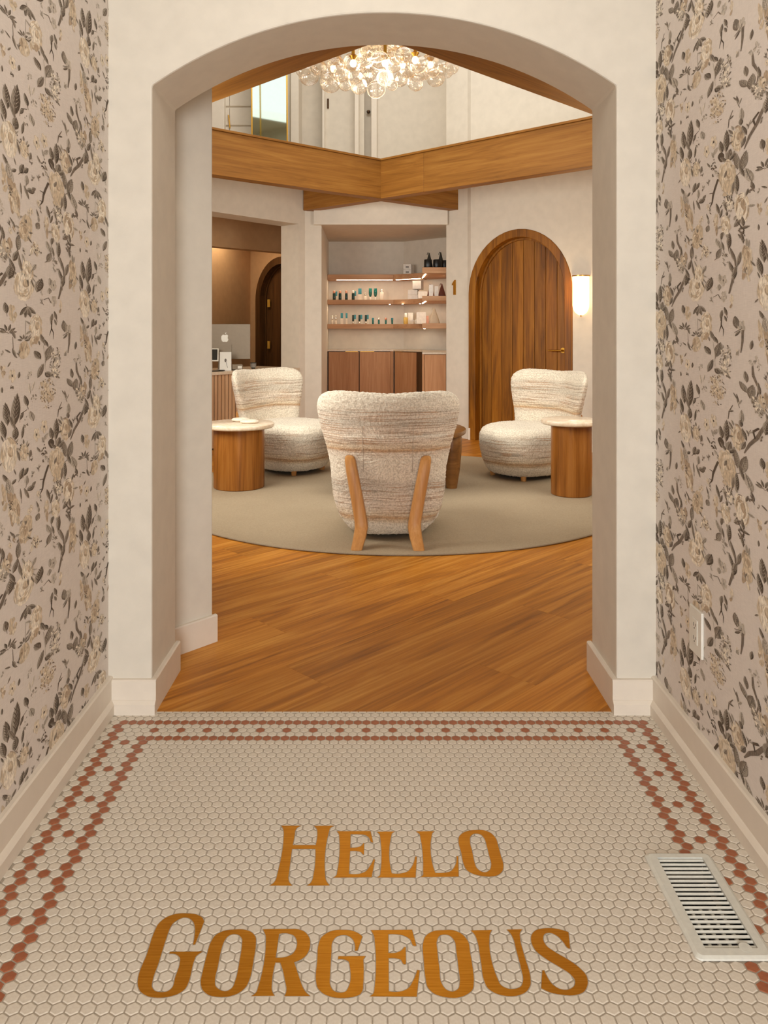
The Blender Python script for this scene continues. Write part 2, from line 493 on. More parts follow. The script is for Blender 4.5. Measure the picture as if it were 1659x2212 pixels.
# ------------------------------------------------------------------ hall plan
H = 2.53                                   # underside of the timber beams
def line_x(p, q, r_, s_):
    d1 = q - p; d2 = s_ - r_
    den = d1.x * d2.y - d1.y * d2.x
    t = ((r_.x - p.x) * d2.y - (r_.y - p.y) * d2.x) / den
    return Vector((p.x + d1.x * t, p.y + d1.y * t, p.z))
FC = G(822, 425, H)
FLp, FRp = G(460, 375, H), G(1278, 357, H)
NL0, NL1 = G(800, 97, H), G(460, 222, H)
NR0, NR1 = G(860, 97, H), G(1278, 248, H)
LC = line_x(FC, FLp, NL0, NL1); RC = line_x(FC, FRp, NR0, NR1); NC = line_x(NL0, NL1, NR0, NR1)
EL, ER = G(655, 455, H), G(990, 453, H)
BH = EYE + (CY - 338) / F * FC.y - H        # beam height
WRt = Frame((1.003, 8.52), (0.788, -0.616))  # right wall of the hall
WLt = Frame((-0.891, 8.703), (0.634, 0.773)) # left wall of the hall
HZ = 2.374                                   # head of the openings
TOPZ = 5.6
# wood floor: one board at a time, laid on the diagonal
sub = MB().box(-3.6, 3.9, TY, 11.9, -0.06, -0.012).obj('floor.001', M['dark']); struct(sub, 'lounge floor of wide diagonal oak boards', 'floor')
PW = 0.2393; T0 = 1.970
joints = {-1: 2.85, 0: 1.74, 1: 2.68, 2: 1.93, 3: 2.53, 4: 3.1}
dr = Vector((1, 1)).normalized(); tr = Vector((-1, 1)).normalized()
hall = [(-0.95, TY), (0.95, TY), (3.75, 6.3), (3.75, 11.8), (-3.5, 11.8), (-3.5, 6.0), (-1.15, 2.8)]
def inside(x, y, pad=0.0):
    if y < TY: return False
    if y < 3.0: return abs(x) < 1.1
    return abs(x) < 0.9 + (y - 2.6) * 0.95 and abs(x) < 3.6 and y < 11.6
PL = 1.83
def clip_half(pl, nx, ny, c):
    """keep the part of pl with nx*x+ny*y >= c"""
    out = []
    for i in range(len(pl)):
        a, b = pl[i], pl[(i + 1) % len(pl)]
        da, db = nx * a[0] + ny * a[1] - c, nx * b[0] + ny * b[1] - c
        if da >= 0: out.append(a)
        if da * db < 0:
            t = da / (da - db); out.append((a[0] + (b[0] - a[0]) * t, a[1] + (b[1] - a[1]) * t))
    return out
for k in range(-9, 26):
    t0 = T0 + k * PW
    base = joints.get(k, (k * 0.71) % PL)
    for j in range(-5, 8):
        s0 = base + j * PL; s1 = s0 + PL
        g = 0.00025
        cor = [dr * a + tr * b for a, b in ((s0 + g, t0 + g), (s1 - g, t0 + g), (s1 - g, t0 + PW - g), (s0 + g, t0 + PW - g))]
        pl = clip_half([(c.x, c.y) for c in cor], 0, 1, TY)
        if len(pl) < 3: continue
        pl = clip_half(pl, 0, -1, -10.4)
        if len(pl) < 3: continue
        pl = clip_half(pl, 1, 0, -3.0); 
        if len(pl) < 3: continue
        pl = clip_half(pl, -1, 0, -3.4)
        if len(pl) < 3: continue
        mx_, my_ = sum(p[0] for p in pl) / len(pl), sum(p[1] for p in pl) / len(pl)
        if not inside(mx_, my_): continue
        o = bpy.data.objects.new('plank', None)
        ca, sa = dr.x, dr.y
        lp = [((p[0] - mx_) * ca + (p[1] - my_) * sa, -(p[0] - mx_) * sa + (p[1] - my_) * ca) for p in pl]
        ob = MB().prism(lp, idf, -0.012, 0.0).obj('plank', M['floor'], sub)
        bpy.data.objects.remove(o)
        ob.location = (mx_, my_, 0); ob.rotation_euler = (0, 0, PI / 4)

# right wall with arched door opening
dS0, dS1 = WRt.s(1013), WRt.s(1237)
dTop = WRt.z(1128, 494)
dSpr = WRt.z(1013, 636)
def arch_poly(c, w, spr, rise_, n=24):
    return [(c + w * math.cos(a), spr + rise_ * math.sin(a)) for a in [PI - PI * i / n for i in range(n + 1)]]
dc, dw = (dS0 + dS1) / 2, (dS1 - dS0) / 2
def wall_with_arch(name, fr, s0, s1, z1, c, w, spr, rise_, thick, mat, label):
    pl = [(s0, 0), (c - w, 0)] + arch_poly(c, w, spr, rise_) + [(c + w, 0), (s1, 0), (s1, z1), (s0, z1)]
    o = MB().prism(pl, lambda p, q, h: (p, h, q), 0, thick).obj(name, mat)
    o.location = fr.A; o.rotation_euler = (0, 0, fr.ang)
    return struct(o, label, 'wall')
wrh = wall_with_arch('wall_hall_right', WRt, 0, 3.4, TOPZ, dc, dw - 0.01, dSpr, dTop - dSpr - 0.01, 0.25, M['plaster_hall'], 'cream lounge wall holding the arched wooden door')
def arched_door(name, fr, c, w, spr, rise_, fw, nb, mat, frmat, label, proud=0.012, depth=0.13):
    d = thing(name, label, 'door', fr.at(c), fr.ang, None, 'structure')
    out = [(-w, 0)] + arch_poly(0, w, spr, rise_) + [(w, 0)]
    inn = [(-w + fw, 0)] + arch_poly(0, w - fw, spr, rise_ - fw) + [(w - fw, 0)]
    band = out + list(reversed(inn))
    MB().prism(band, lambda p, q, h: (p, h, q), -proud, depth).obj('door_frame', frmat, d, bevel=0.006)
    in2 = [(-w + fw + 0.022, 0)] + arch_poly(0, w - fw - 0.022, spr, rise_ - fw - 0.022) + [(w - fw - 0.022, 0)]
    MB().prism(inn + list(reversed(in2)), lambda p, q, h: (p, h, q), depth * 0.62, depth * 0.8).obj('door_stop', frmat, d, bevel=0.003)
    ww_ = w - fw - 0.002; rr = rise_ - fw - 0.002
    bw = 2 * ww_ / nb
    for i in range(nb):
        sa, sb = -ww_ + i * bw + 0.0012, -ww_ + (i + 1) * bw - 0.0012
        top = []
        for j in range(9):
            x_ = sa + (sb - sa) * j / 8
            top.append((x_, spr + rr * math.sqrt(max(0, 1 - (x_ / ww_) ** 2))))
        MB().prism([(sa, 0.008)] + top + [(sb, 0.008)], lambda p, q, h: (p, h, q), depth * 0.80, depth * 0.80 + 0.045).obj('door_board', mat, d, bevel=0.004)
    return d
door1 = arched_door('door_1', WRt, dc, dw, dSpr, dTop - dSpr, 0.085, 8, M['doorwood'], M['doorwood'], 'arched door of vertical oak boards with a brass lever')
hx = WRt.s(1216, 0.1) - dc; hz = WRt.z(1216, 757, 0.1)
hd = MB().lathe([(0.001, -0.004), (0.027, -0.004), (0.027, 0.004), (0.001, 0.004)], 20)
hd.v = [(v[0] + hx, 0.100 + v[2], v[1] + hz) for v in hd.v]
hd.tube([(hx, 0.10, hz), (hx, 0.045, hz)], 0.010, 10)
hd.tube([(hx + 0.01, 0.045, hz), (hx - 0.135, 0.045, hz - 0.002)], 0.009, 10)
hnd = hd.obj('handle', M['brass'], door1, smooth=40); hnd['label'] = 'brass lever handle'
# left wall of the hall: header over the reception opening, pillar and jamb
OPN = 2.3
for nm_, a_, b_, z_, lb_ in (('wall_hall_left', -3.6, -OPN, 0, 'cream lounge wall left of the reception hatch'), ('wall_hall_left_header', -OPN, 0.10, HZ, 'cream header wall over the reception hatch'), ('wall_hall_left_pier', 0.0, 0.10, 0, 'slim cream pier at the right of the reception hatch')):
    lwo = MB().box(a_, b_, 0, 0.28, z_, HZ if b_ > 0 and not z_ else 2.84).obj(nm_, M['plaster_hall'])
    lwo.location = WLt.A; lwo.rotation_euler = (0, 0, WLt.ang)
    struct(lwo, lb_, 'wall')
# niche for the shelves
NY = 8.74
nb_ = G(709, 522, HZ)                       # back left corner of the niche
BK = nb_.y
pil = [(-0.83, 8.78), (-0.645, 8.82), (-0.668, BK), (-0.80, BK)]
o = MB().prism(pil, idf, 0, TOPZ - 2.5).obj('wall_niche_left', M['plaster_hall']); struct(o, 'cream pillar between reception and shelf niche', 'wall')
BX = (872 - CX) / F * BK
o = MB().prism([(-0.80, BK), (BX, BK), (0.90, 9.93), (0.98, 9.93), (0.98, BK + 0.15), (-0.80, BK + 0.15)], idf, 0, 3.0).obj('wall_niche_back', M['plaster_hall']); struct(o, 'plain back wall of the shelf niche', 'wall')
PX = (964 - CX) / F * 8.80
cor = WRt.at(0)
o = MB().prism([(PX, 8.80), (0.975, 8.585), (cor.x, cor.y), (cor.x + 0.16, cor.y + 0.20), (1.05, 9.95), (0.86, 9.95)], idf, 0, TOPZ).obj('wall_niche_right', M['plaster_hall']); struct(o, 'narrow cream wall beside the arched door, bearing a numeral', 'wall')
o = MB().box(-0.724, PX + 0.01, NY, NY + 0.22, HZ, 2.95).obj('wall_niche_header', M['plaster_hall']); struct(o, 'cream header wall above the shelf niche', 'wall')
o = MB().box(-0.80, 1.0, NY + 0.22, BK + 0.15, HZ, HZ + 0.1).obj('ceiling_niche', M['plaster_hall']); struct(o, 'low ceiling of the shelf niche', 'ceiling')
# remaining lounge walls, out of view
pA, pB = WLt.at(-3.6), Vector((-1.05, 2.80, 0)); 
def plainwall(name, a, b, z0, z1, t, mat, label):
    d = (b - a).normalized(); n = Vector((-d.y, d.x, 0))
    o = MB().prism([(a.x, a.y), (b.x, b.y), (b.x + n.x * t, b.y + n.y * t), (a.x + n.x * t, a.y + n.y * t)], idf, z0, z1).obj(name, mat)
    return struct(o, label, 'wall')
plainwall('wall_hall_near_left', pA, pB, 0, TOPZ, -0.15, M['plaster_hall'], 'cream lounge wall left of the arch')
plainwall('wall_hall_near_right', Vector((1.05, AY1, 0)), WRt.at(3.4), 0, TOPZ, -0.15, M['plaster_hall'], 'cream lounge wall right of the arch')
o = MB().box(-1.4, 1.4, 2.55, 2.70, 2.86, TOPZ).obj('wall_upper_front', M['plaster_hall']); struct(o, 'upper wall above the arch', 'wall')

def hall_base(a, b, nm_, lb_):
    p, q = WRt.at(a), WRt.at(b); baseboard(nm_, (p.x, p.y), (q.x, q.y), (-WRt.n.x, -WRt.n.y), lb_, False, 0.13)
hall_base(0.0, dS0 - 0.002, 'baseboard_hall_right', 'cream baseboard left of the arched door')
hall_base(dS1 + 0.002, 3.4, 'baseboard_hall_far_right', 'cream baseboard right of the arched door')
def window_frame(nm_, c, ang, w, h, lb_):
    o = MB()
    for x0, x1, z0, z1 in ((-w, -w + 0.06, -h, h), (w - 0.06, w, -h, h), (-w, w, -h, -h + 0.06), (-w, w, h - 0.06, h), (-0.02, 0.02, -h, h)):
        o.box(x0, x1, -0.03, 0.03, z0, z1)
    ob = o.obj(nm_, M['trimwhite']); ob.location = c; ob.rotation_euler = (0, 0, ang); struct(ob, lb_, 'window')
window_frame('fill_frame_left', (-2.08, 4.36, 1.75), math.atan2(-0.827, 0.562), 0.85, 0.8, 'frame added round the unseen fill light left of the arch')  # invented frame dressing the left fill light
window_frame('fill_frame_right', (2.33, 4.58, 1.75), math.atan2(0.815, 0.58), 0.85, 0.8, 'frame added round the unseen fill light right of the arch')  # invented frame dressing the right fill light
o = MB().box(WL - 0.15, WR + 0.15, -3.35, -3.2, 0, VZ).obj('wall_entrance', M['plaster']); struct(o, 'end wall of the entrance', 'wall')
window_frame('window_3', (0.0, -3.16, 1.25), 0, 0.80, 1.15, 'glazed entrance door opening')
# reception room behind the hatch
C0 = Vector(((541 - CX) / F * 11.4, 11.4, 0)); C1 = Vector(((668 - CX) / F * 10.55, 10.55, 0)); C2 = Vector(((380 - CX) / F * 9.6, 9.6, 0))
WRc = Frame((C0.x, C0.y), (C1.x - C0.x, C1.y - C0.y))
s552 = WRc.s(553); s577 = WRc.s(577)
d2w = 0.56; d2c = s552 + d2w
d2t = 2.22; d2s = 1.62
L2 = (C1 - C0).length
o = wall_with_arch('wall_reception_right', WRc, -0.05, L2 + 0.02, 2.75, d2c, d2w - 0.01, d2s, d2t - d2s - 0.01, 0.2, M['plaster_reception'], 'tan reception wall holding the dark arched door')
C2 = C0 + (C2 - C0) * 2.1
plainwall('wall_reception_left', C2, C0, 0, 2.75, 0.15, M['plaster_reception'], 'tan reception wall behind the computer')
door2 = arched_door('door_2', WRc, d2c, d2w, d2s, d2t - d2s, 0.10, 6, M['darkdoor'], M['darkdoor'], 'dark arched wooden door with brass hinges in the reception')
for yy in (655, 745):
    zz = WRc.z(580, yy, 0.05); sx_ = WRc.s(580, 0.07) - d2c
    hg = MB().box(sx_ - 0.030, sx_ - 0.003, 0.070, 0.078, zz - 0.055, zz + 0.055).box(sx_ + 0.003, sx_ + 0.030, 0.070, 0.078, zz - 0.055, zz + 0.055)
    hg.tube([(sx_, 0.068, zz - 0.055), (sx_, 0.068, zz + 0.055)], 0.006, 8)
    hg.obj('hinge', M['hinge'], door2, bevel=0.004)
o = MB().prism([(-3.6, 7.2), (-0.85, 9.0), (-0.85, 11.6), (-3.6, 11.6)], idf, 2.62, 2.72).obj('ceiling_reception', M['plaster_reception']); struct(o, 'ceiling of the reception', 'ceiling')
bk0, bk1 = Vector(((440 - CX) / F * 9.3, 9.3, 0)), Vector(((640 - CX) / F * 10.3, 10.3, 0))
plainwall('trim_1', bk0, bk1, 2.20, 2.62, 0.16, M['plaster_reception'], 'dropped bulkhead inside the reception')

# lounge ceiling with the square stairwell opening, timber beams round it
outer = [(-3.6, 2.70), (3.9, 2.70), (3.9, 8.2), (1.0, 8.9), (0.98, 10.0), (-0.8, 10.0), (-3.6, 6.0)]
CT = H + BH - 0.02
wc = (NC + LC + FC + RC) / 4
o = MB().prism(outer, idf, CT - 0.10, CT, [[(p.x + (p.x - wc.x) * 0.06, p.y + (p.y - wc.y) * 0.06) for p in (NC, LC, FC, RC)]]).obj('ceiling.001', M['ceiling']); struct(o, 'lounge ceiling with the stairwell opening', 'ceiling')
def beam(p, q, off, w, label, cuts=(), zoff=0.0, capm=True):
    """timber beam whose inner face runs p->q; off=+1 body lies to the left of the direction"""
    d = Vector((q.x - p.x, q.y - p.y)); L = d.length; ang = math.atan2(d.y, d.x)
    t = thing('timber_beam', label, 'beam', (p.x, p.y, H + zoff), ang, 'timber beams round the stairwell', None)
    c = [0.0] + [x for x in cuts] + [L]
    for a, b in zip(c[:-1], c[1:]):
        m_ = (a + b) / 2; hl = (b - a) / 2 - 0.0008
        y0, y1 = (0, w) if off > 0 else (-w, 0)
        ob = MB().box(-hl, hl, y0, y1, 0, BH - 0.022).obj('beam_board', M['beam'], t, bevel=0.003)
        ob.location = (m_, 0, 0)
    if capm:
        y0, y1 = (-0.012, w + 0.02) if off > 0 else (-w - 0.02, 0.012)
        ob = MB().box(0, L, y0, y1, BH - 0.020, BH).obj('cap_board', M['beam'], t, bevel=0.003)
    return t
b1 = beam(LC, ER, 1, 0.13, 'oak beam crossing from left foreground to the right pilaster', (), 0.0)
xj = line_x(RC, FC, Vector((0, 0, H)), Vector(((905 - CX) / F, 1, H)))
b2 = beam(RC, EL, -1, 0.13, 'oak beam crossing from right foreground to the left pillar', ((xj - RC).xy.length,), 0.001)
b3 = beam(NC, LC, 1, 0.34, 'oak beam over the arch on the left, seen from below', (), 0.002)
b4 = beam(NC, RC, -1, 0.34, 'oak beam over the arch on the right, seen from below', (), 0.003)

# ------------------------------------------------------------------ upper storey seen through the stairwell
UY = 9.55
def uX(x, Y=UY): return (x - CX) / F * Y
def slab(name, x0, x1, y0, y1, z0, z1, mat, label, parent=None, bev=0.004):
    o = MB().box(uX(x0, y0), uX(x1, y0), y0, y1, z0, z1).obj(name, mat, parent, bevel=bev)
    if parent is None: struct(o, label, name.split('_')[0])
    return o
UZ = CT
slab('wall_upper_back', 814, 1035, UY, UY + 0.15, UZ, TOPZ, M['plaster_hall'], 'plain upper wall behind the beams')
slab('wall_upper_passage', 600, 700, UY + 0.25, UY + 0.40, UZ, TOPZ, M['plaster_hall'], 'recessed upper wall beside the doors')
slab('trim_2', 628, 645, UY - 0.15, UY + 0.3, UZ, TOPZ, M['trimwhite'], 'white door casing beside the upstairs mirror')
dd = thing('door_3', 'pale flush door upstairs with a dark latch', 'door', (uX(733), UY, UZ), 0, None, 'structure')
MB().box(uX(701, UY) - uX(733), uX(766) - uX(733), 0.06, 0.10, 0, 2.1).obj('door_slab', M['plaster_hall'], dd, bevel=0.003)
MB().box(uX(696) - uX(733), uX(701) - uX(733), 0.0, 0.12, 0, 2.1).obj('door_frame', M['trimwhite'], dd, bevel=0.003)
zl = EYE + (CY - 221) / F * UY - UZ
MB().box(uX(706) - uX(733), uX(710) - uX(733), 0.045, 0.06, zl - 0.06, zl + 0.06).obj('latch', M['bronze'], dd, bevel=0.003)
slab('trim_3', 766, 775, UY - 0.08, UY + 0.12, UZ, TOPZ, M['trimwhite'], 'white casing between the upstairs doors')
slab('wall_upper_jamb', 775, 787, UY, UY + 0.12, UZ, TOPZ, M['plaster_hall'], 'narrow upper wall strip')
de = thing('door_4', 'grey upstairs door standing ajar with a dark knob', 'door', (uX(794), UY + 0.15, UZ), 0, None, 'structure')
MB().box(-0.045, 0.045, 0, 0.04, 0, 2.1).obj('door_slab', M['plaster_hall'], de, bevel=0.003)
zk = EYE + (CY - 242) / F * (UY + 0.12) - UZ
kb = MB().lathe([(0.001, -0.03), (0.015, -0.028), (0.024, -0.012), (0.022, 0.0), (0.010, 0.008), (0.010, 0.03)], 14)
kb.v = [(v[0] + 0.01, v[2] - 0.03, v[1] + zk) for v in kb.v]
kb.obj('door_knob', M['bronze'], de, smooth=40)
slab('trim_4', 802, 814, UY - 0.05, UY + 0.15, UZ, TOPZ, M['trimwhite'], 'white casing right of the grey upstairs door')
# white wardrobe and leaning mirror upstairs on the left
wdY = 9.0
wdb = thing('wardrobe', 'white panelled upstairs cupboard left of the mirror', 'cupboard', (uX(514, wdY), wdY, UZ))
MB().box(-0.17, 0.17, 0.02, 0.4, 0, 1.9).obj('body', M['trimwhite'], wdb, bevel=0.004)
for a, b in ((-0.168, -0.1), (-0.096, 0.168)):
    for z0, z1 in ((0.05, 0.62), (0.64, 0.84), (0.86, 1.85)):
        MB().box(a, b, 0.0, 0.02, z0, z1).obj('panel', M['trimwhite'], wdb, bevel=0.005)
MB().tube([(-0.105, -0.02, 0.75), (-0.088, -0.02, 0.60)], 0.008, 8).obj('pull', M['brass'], wdb)
slab('trim_5', 455, 484, wdY - 0.1, wdY + 0.2, UZ, TOPZ, M['trimwhite'], 'pale upstairs window casing at far left')
slab('wall_upper_left', 300, 640, wdY + 0.45, wdY + 0.6, UZ, TOPZ, M['plaster_hall'], 'upper wall behind mirror and cupboard')
mY = 8.75
mr = thing('standing_mirror', 'tall upstairs mirror with thin brass frame, leaning on the wall', 'mirror', (uX(583, mY), mY, UZ + 0.012), math.radians(16))
mh, mw = 1.45, 0.205
def rrect(w, h, r, n=6):
    pts = []
    for cx_, cy_, a_ in ((w - r, h - r, 0), (-w + r, h - r, PI / 2), (-w + r, r, PI), (w - r, r, 1.5 * PI)):
        for i in range(n + 1):
            a = a_ + PI / 2 * i / n; pts.append((cx_ + r * math.cos(a), cy_ + r * math.sin(a)))
    return pts
lean = 0.045
lf = lambda p, q, h: (p, h + q * lean, q)
ro, ri = rrect(mw, mh, 0.06), [(p[0] * 0.93, 0.014 + p[1] * (mh - 0.028) / mh) for p in rrect(mw, mh, 0.06)]
MB().prism(ro, lf, -0.012, 0.018, [ri]).obj('frame', M['brass'], mr)
mirm = plain('mirror_glass', '#b4c2b6', 0.03, 1.0, 0.01)
MB().prism(ri, lf, 0.0, 0.010).obj('glass', mirm, mr)
# upper enclosure and roof with the skylight shaft
o = MB().box(-4.3, -4.15, 2.5, 11, UZ, TOPZ).obj('wall_upper_far_left', M['plaster_hall']); struct(o, 'outer upper wall on the left', 'wall')
rf = MB().prism([(-4.3, 2.4), (4.6, 2.4), (4.6, 11.9), (-4.3, 11.9)], idf, TOPZ, TOPZ + 0.1, [[(-2.0, 3.8), (2.2, 3.8), (2.2, 8.0), (-2.0, 8.0)]]).obj('ceiling.002', M['ceiling']); struct(rf, 'upper ceiling with the skylight', 'ceiling')

# ================================================================== LOUNGE FURNITURE
RUGZ = 0.0128
def rug_mat(name, c1, c2, sc):
    m, t, b = nt(name)
    mp = coords(t, (sc, sc, sc))
    n = N(t, 'ShaderNodeTexNoise'); n.inputs['Scale'].default_value = 1; n.inputs['Detail'].default_value = 4; n.inputs['Roughness'].default_value = 0.7
    t.links.new(mp.outputs[0], n.inputs['Vector'])
    mp2 = coords(t, (1.6, 1.6, 1.6)); n2 = N(t, 'ShaderNodeTexNoise'); n2.inputs['Scale'].default_value = 1
    t.links.new(mp2.outputs[0], n2.inputs['Vector'])
    ad = N(t, 'ShaderNodeMix'); ad.data_type = 'FLOAT'; ad.inputs[0].default_value = 0.3
    t.links.new(n.outputs[0], ad.inputs[2]); t.links.new(n2.outputs[0], ad.inputs[3])
    r = ramp(t, [(0.3, S(c1)), (0.7, S(c2))]); t.links.new(ad.outputs[0], r.inputs[0])
    t.links.new(r.outputs[0], b.inputs['Base Color']); b.inputs['Roughness'].default_value = 0.95
    bp = N(t, 'ShaderNodeBump'); bp.inputs['Strength'].default_value = 0.5; bp.inputs['Distance'].default_value = 0.003
    t.links.new(n.outputs[0], bp.inputs['Height']); t.links.new(bp.outputs[0], b.inputs['Normal'])
    return m
M['rug'] = rug_mat('rug_wool', '#927f64', '#ad9a7d', 130)
rp = [G(460, 1157), G(1283, 1157)]
rf_ = G(870, 1202)
chord = (rp[1] - rp[0]).length / 2; mid = (rp[0] + rp[1]) / 2; sag = mid.y - rf_.y
RR = (chord ** 2 + sag ** 2) / (2 * sag)
RC_ = (mid.x, rf_.y + RR)
rug = thing('rug', 'large round beige wool rug under the lounge chairs', 'rug', (RC_[0], RC_[1], 0))
MB().lathe([(0.001, 0.0005), (RR - 0.010, 0.0005), (RR - 0.010, 0.012), (0.001, 0.012)], 128).obj('pile', M['rug'], rug)
bd = MB()
nn = 160
vv = []; ff = []
for i in range(nn):
    a = 2 * PI * i / nn
    for j in range(8):
        b = 2 * PI * j / 8
        rr_ = RR - 0.008 + 0.008 * math.cos(b); vv.append((rr_ * math.cos(a), rr_ * math.sin(a), 0.0065 + 0.006 * math.sin(b)))
for i in range(nn):
    for j in range(8):
        ff.append((i * 8 + j, ((i + 1) % nn) * 8 + j, ((i + 1) % nn) * 8 + (j + 1) % 8, i * 8 + (j + 1) % 8))
M['rugedge'] = rug_mat('rug_binding', '#8f7e66', '#a8977d', 160)
bd.add(vv, ff).obj('binding', M['rugedge'], rug, smooth=True)

# ------------------------------------------------------------------ boucle chairs
def boucle():
    m, t, b = nt('boucle_stripe')
    tc = N(t, 'ShaderNodeTexCoord')
    sep = N(t, 'ShaderNodeSeparateXYZ'); t.links.new(tc.outputs['Object'], sep.inputs[0])
    nw = N(t, 'ShaderNodeTexNoise'); nw.inputs['Scale'].default_value = 2.6; t.links.new(tc.outputs['Object'], nw.inputs['Vector'])
    sc_ = N(t, 'ShaderNodeMath', operation='MULTIPLY_ADD'); sc_.inputs[1].default_value = 0.035; sc_.inputs[2].default_value = -0.0175
    t.links.new(nw.outputs[0], sc_.inputs[0])
    zz = N(t, 'ShaderNodeMath', operation='ADD'); t.links.new(sep.outputs['Z'], zz.inputs[0]); t.links.new(sc_.outputs[0], zz.inputs[1])
    # base hue by height
    cr, pk, gr, tn, og = S('#ddd1bc'), S('#d9c9b4'), S('#cbbfac'), S('#d6c2a4'), S('#bd966c')
    st = [(0.0, cr), (0.105, cr), (0.120, tn), (0.142, og), (0.155, tn), (0.20, pk), (0.26, pk), (0.295, gr), (0.335, gr), (0.36, cr), (0.47, cr), (0.505, pk), (0.520, og), (0.535, tn), (0.58, pk), (0.64, pk), (0.665, gr), (0.69, gr), (0.72, pk), (0.735, gr), (0.76, cr), (0.9, cr)]
    r = ramp(t, [(p, c) for p, c in st]); t.links.new(zz.outputs[0], r.inputs[0])
    # where yarn lines show
    w = (1, 1, 1, 1); k = (0, 0, 0, 1); h_ = (0.6, 0.6, 0.6, 1)
    rm = ramp(t, [(0.0, k), (0.10, k), (0.125, w), (0.33, w), (0.37, k), (0.48, k), (0.51, w), (0.73, w), (0.78, (0.15, 0.15, 0.15, 1)), (0.85, (0.35, 0.35, 0.35, 1))]); t.links.new(zz.outputs[0], rm.inputs[0])
    cb = N(t, 'ShaderNodeCombineXYZ')
    for i, sc in ((0, 3.2), (1, 3.2)):
        mu = N(t, 'ShaderNodeMath', operation='MULTIPLY'); mu.inputs[1].default_value = sc
        t.links.new(sep.outputs[i], mu.inputs[0]); t.links.new(mu.outputs[0], cb.inputs[i])
    mz = N(t, 'ShaderNodeMath', operation='MULTIPLY'); mz.inputs[1].default_value = 150
    t.links.new(zz.outputs[0], mz.inputs[0]); t.links.new(mz.outputs[0], cb.inputs[2])
    ln = N(t, 'ShaderNodeTexNoise'); ln.inputs['Scale'].default_value = 1.0; ln.inputs['Detail'].default_value = 1.0
    t.links.new(cb.outputs[0], ln.inputs['Vector'])
    lr = ramp(t, [(0.50, k), (0.62, w)]); t.links.new(ln.outputs[0], lr.inputs[0])
    mm = N(t, 'ShaderNodeMath', operation='MULTIPLY'); t.links.new(lr.outputs[0], mm.inputs[0]); t.links.new(rm.outputs[0], mm.inputs[1])
    m8 = N(t, 'ShaderNodeMath', operation='MULTIPLY'); m8.inputs[1].default_value = 0.72; t.links.new(mm.outputs[0], m8.inputs[0])
    # yarn line colour drifts between taupe and rust
    n3 = N(t, 'ShaderNodeTexNoise'); n3.inputs['Scale'].default_value = 9; t.links.new(tc.outputs['Object'], n3.inputs['Vector'])
    lc = ramp(t, [(0.35, S('#948571')), (0.6, S('#a9805a'))]); t.links.new(n3.outputs[0], lc.inputs[0])
    mx = N(t, 'ShaderNodeMix'); mx.data_type = 'RGBA'
    t.links.new(m8.outputs[0], mx.inputs[0]); t.links.new(r.outputs[0], mx.inputs[6]); t.links.new(lc.outputs[0], mx.inputs[7])
    # loop speckle
    n4 = N(t, 'ShaderNodeTexNoise'); n4.inputs['Scale'].default_value = 115; n4.inputs['Detail'].default_value = 2; t.links.new(tc.outputs['Object'], n4.inputs['Vector'])
    sp = ramp(t, [(0.32, (0.74, 0.71, 0.67, 1)), (0.62, (1.10, 1.10, 1.10, 1))]); t.links.new(n4.outputs[0], sp.inputs[0])
    m5 = N(t, 'ShaderNodeMix'); m5.data_type = 'RGBA'; m5.blend_type = 'MULTIPLY'; m5.inputs[0].default_value = 1
    t.links.new(mx.outputs[2], m5.inputs[6]); t.links.new(sp.outputs[0], m5.inputs[7])
    t.links.new(m5.outputs[2], b.inputs['Base Color'])
    b.inputs['Roughness'].default_value = 0.95
    b.inputs['Sheen Weight'].default_value = 0.15
    bp = N(t, 'ShaderNodeBump'); bp.inputs['Strength'].default_value = 0.7; bp.inputs['Distance'].default_value = 0.004
    t.links.new(n4.outputs[0], bp.inputs['Height']); t.links.new(bp.outputs[0], b.inputs['Normal'])
    return m
M['boucle'] = boucle()

def fuzz(V, Nn, amp=0.0042, sc=85):
    out = []
    for p, n in zip(V, Nn):
        q = Vector(p) * sc
        a = mnoise.noise(q) + 0.5 * mnoise.noise(q * 2.1)
        b = mnoise.noise(Vector(p) * 7) * 0.9
        out.append(Vector(p) + Vector(n) * (amp * a + 0.004 * b))
    return out
def smooth_mesh(name, V, Fc, mat, fz=True):
    me = bpy.data.meshes.new(name); me.from_pydata([tuple(v) for v in V], [], Fc); me.update()
    import bmesh
    bm = bmesh.new(); bm.from_mesh(me); bmesh.ops.recalc_face_normals(bm, faces=bm.faces); bm.to_mesh(me); bm.free()
    if fz:
        V2 = fuzz([v.co for v in me.vertices], [v.normal for v in me.vertices])
        me.vertices.foreach_set('co', np.array([tuple(v) for v in V2]).ravel())
    me.polygons.foreach_set('use_smooth', [True] * len(me.polygons))
    me.materials.append(mat); me.update()
    return me
def interp(tab, z):
    if z <= tab[0][0]: return tab[0][1]
    for (a, va), (b, vb) in zip(tab[:-1], tab[1:]):
        if z <= b:
            t = (z - a) / (b - a); t = t * t * (3 - 2 * t) * 0.4 + t * 0.6
            return va + (vb - va) * t
    return tab[-1][1]

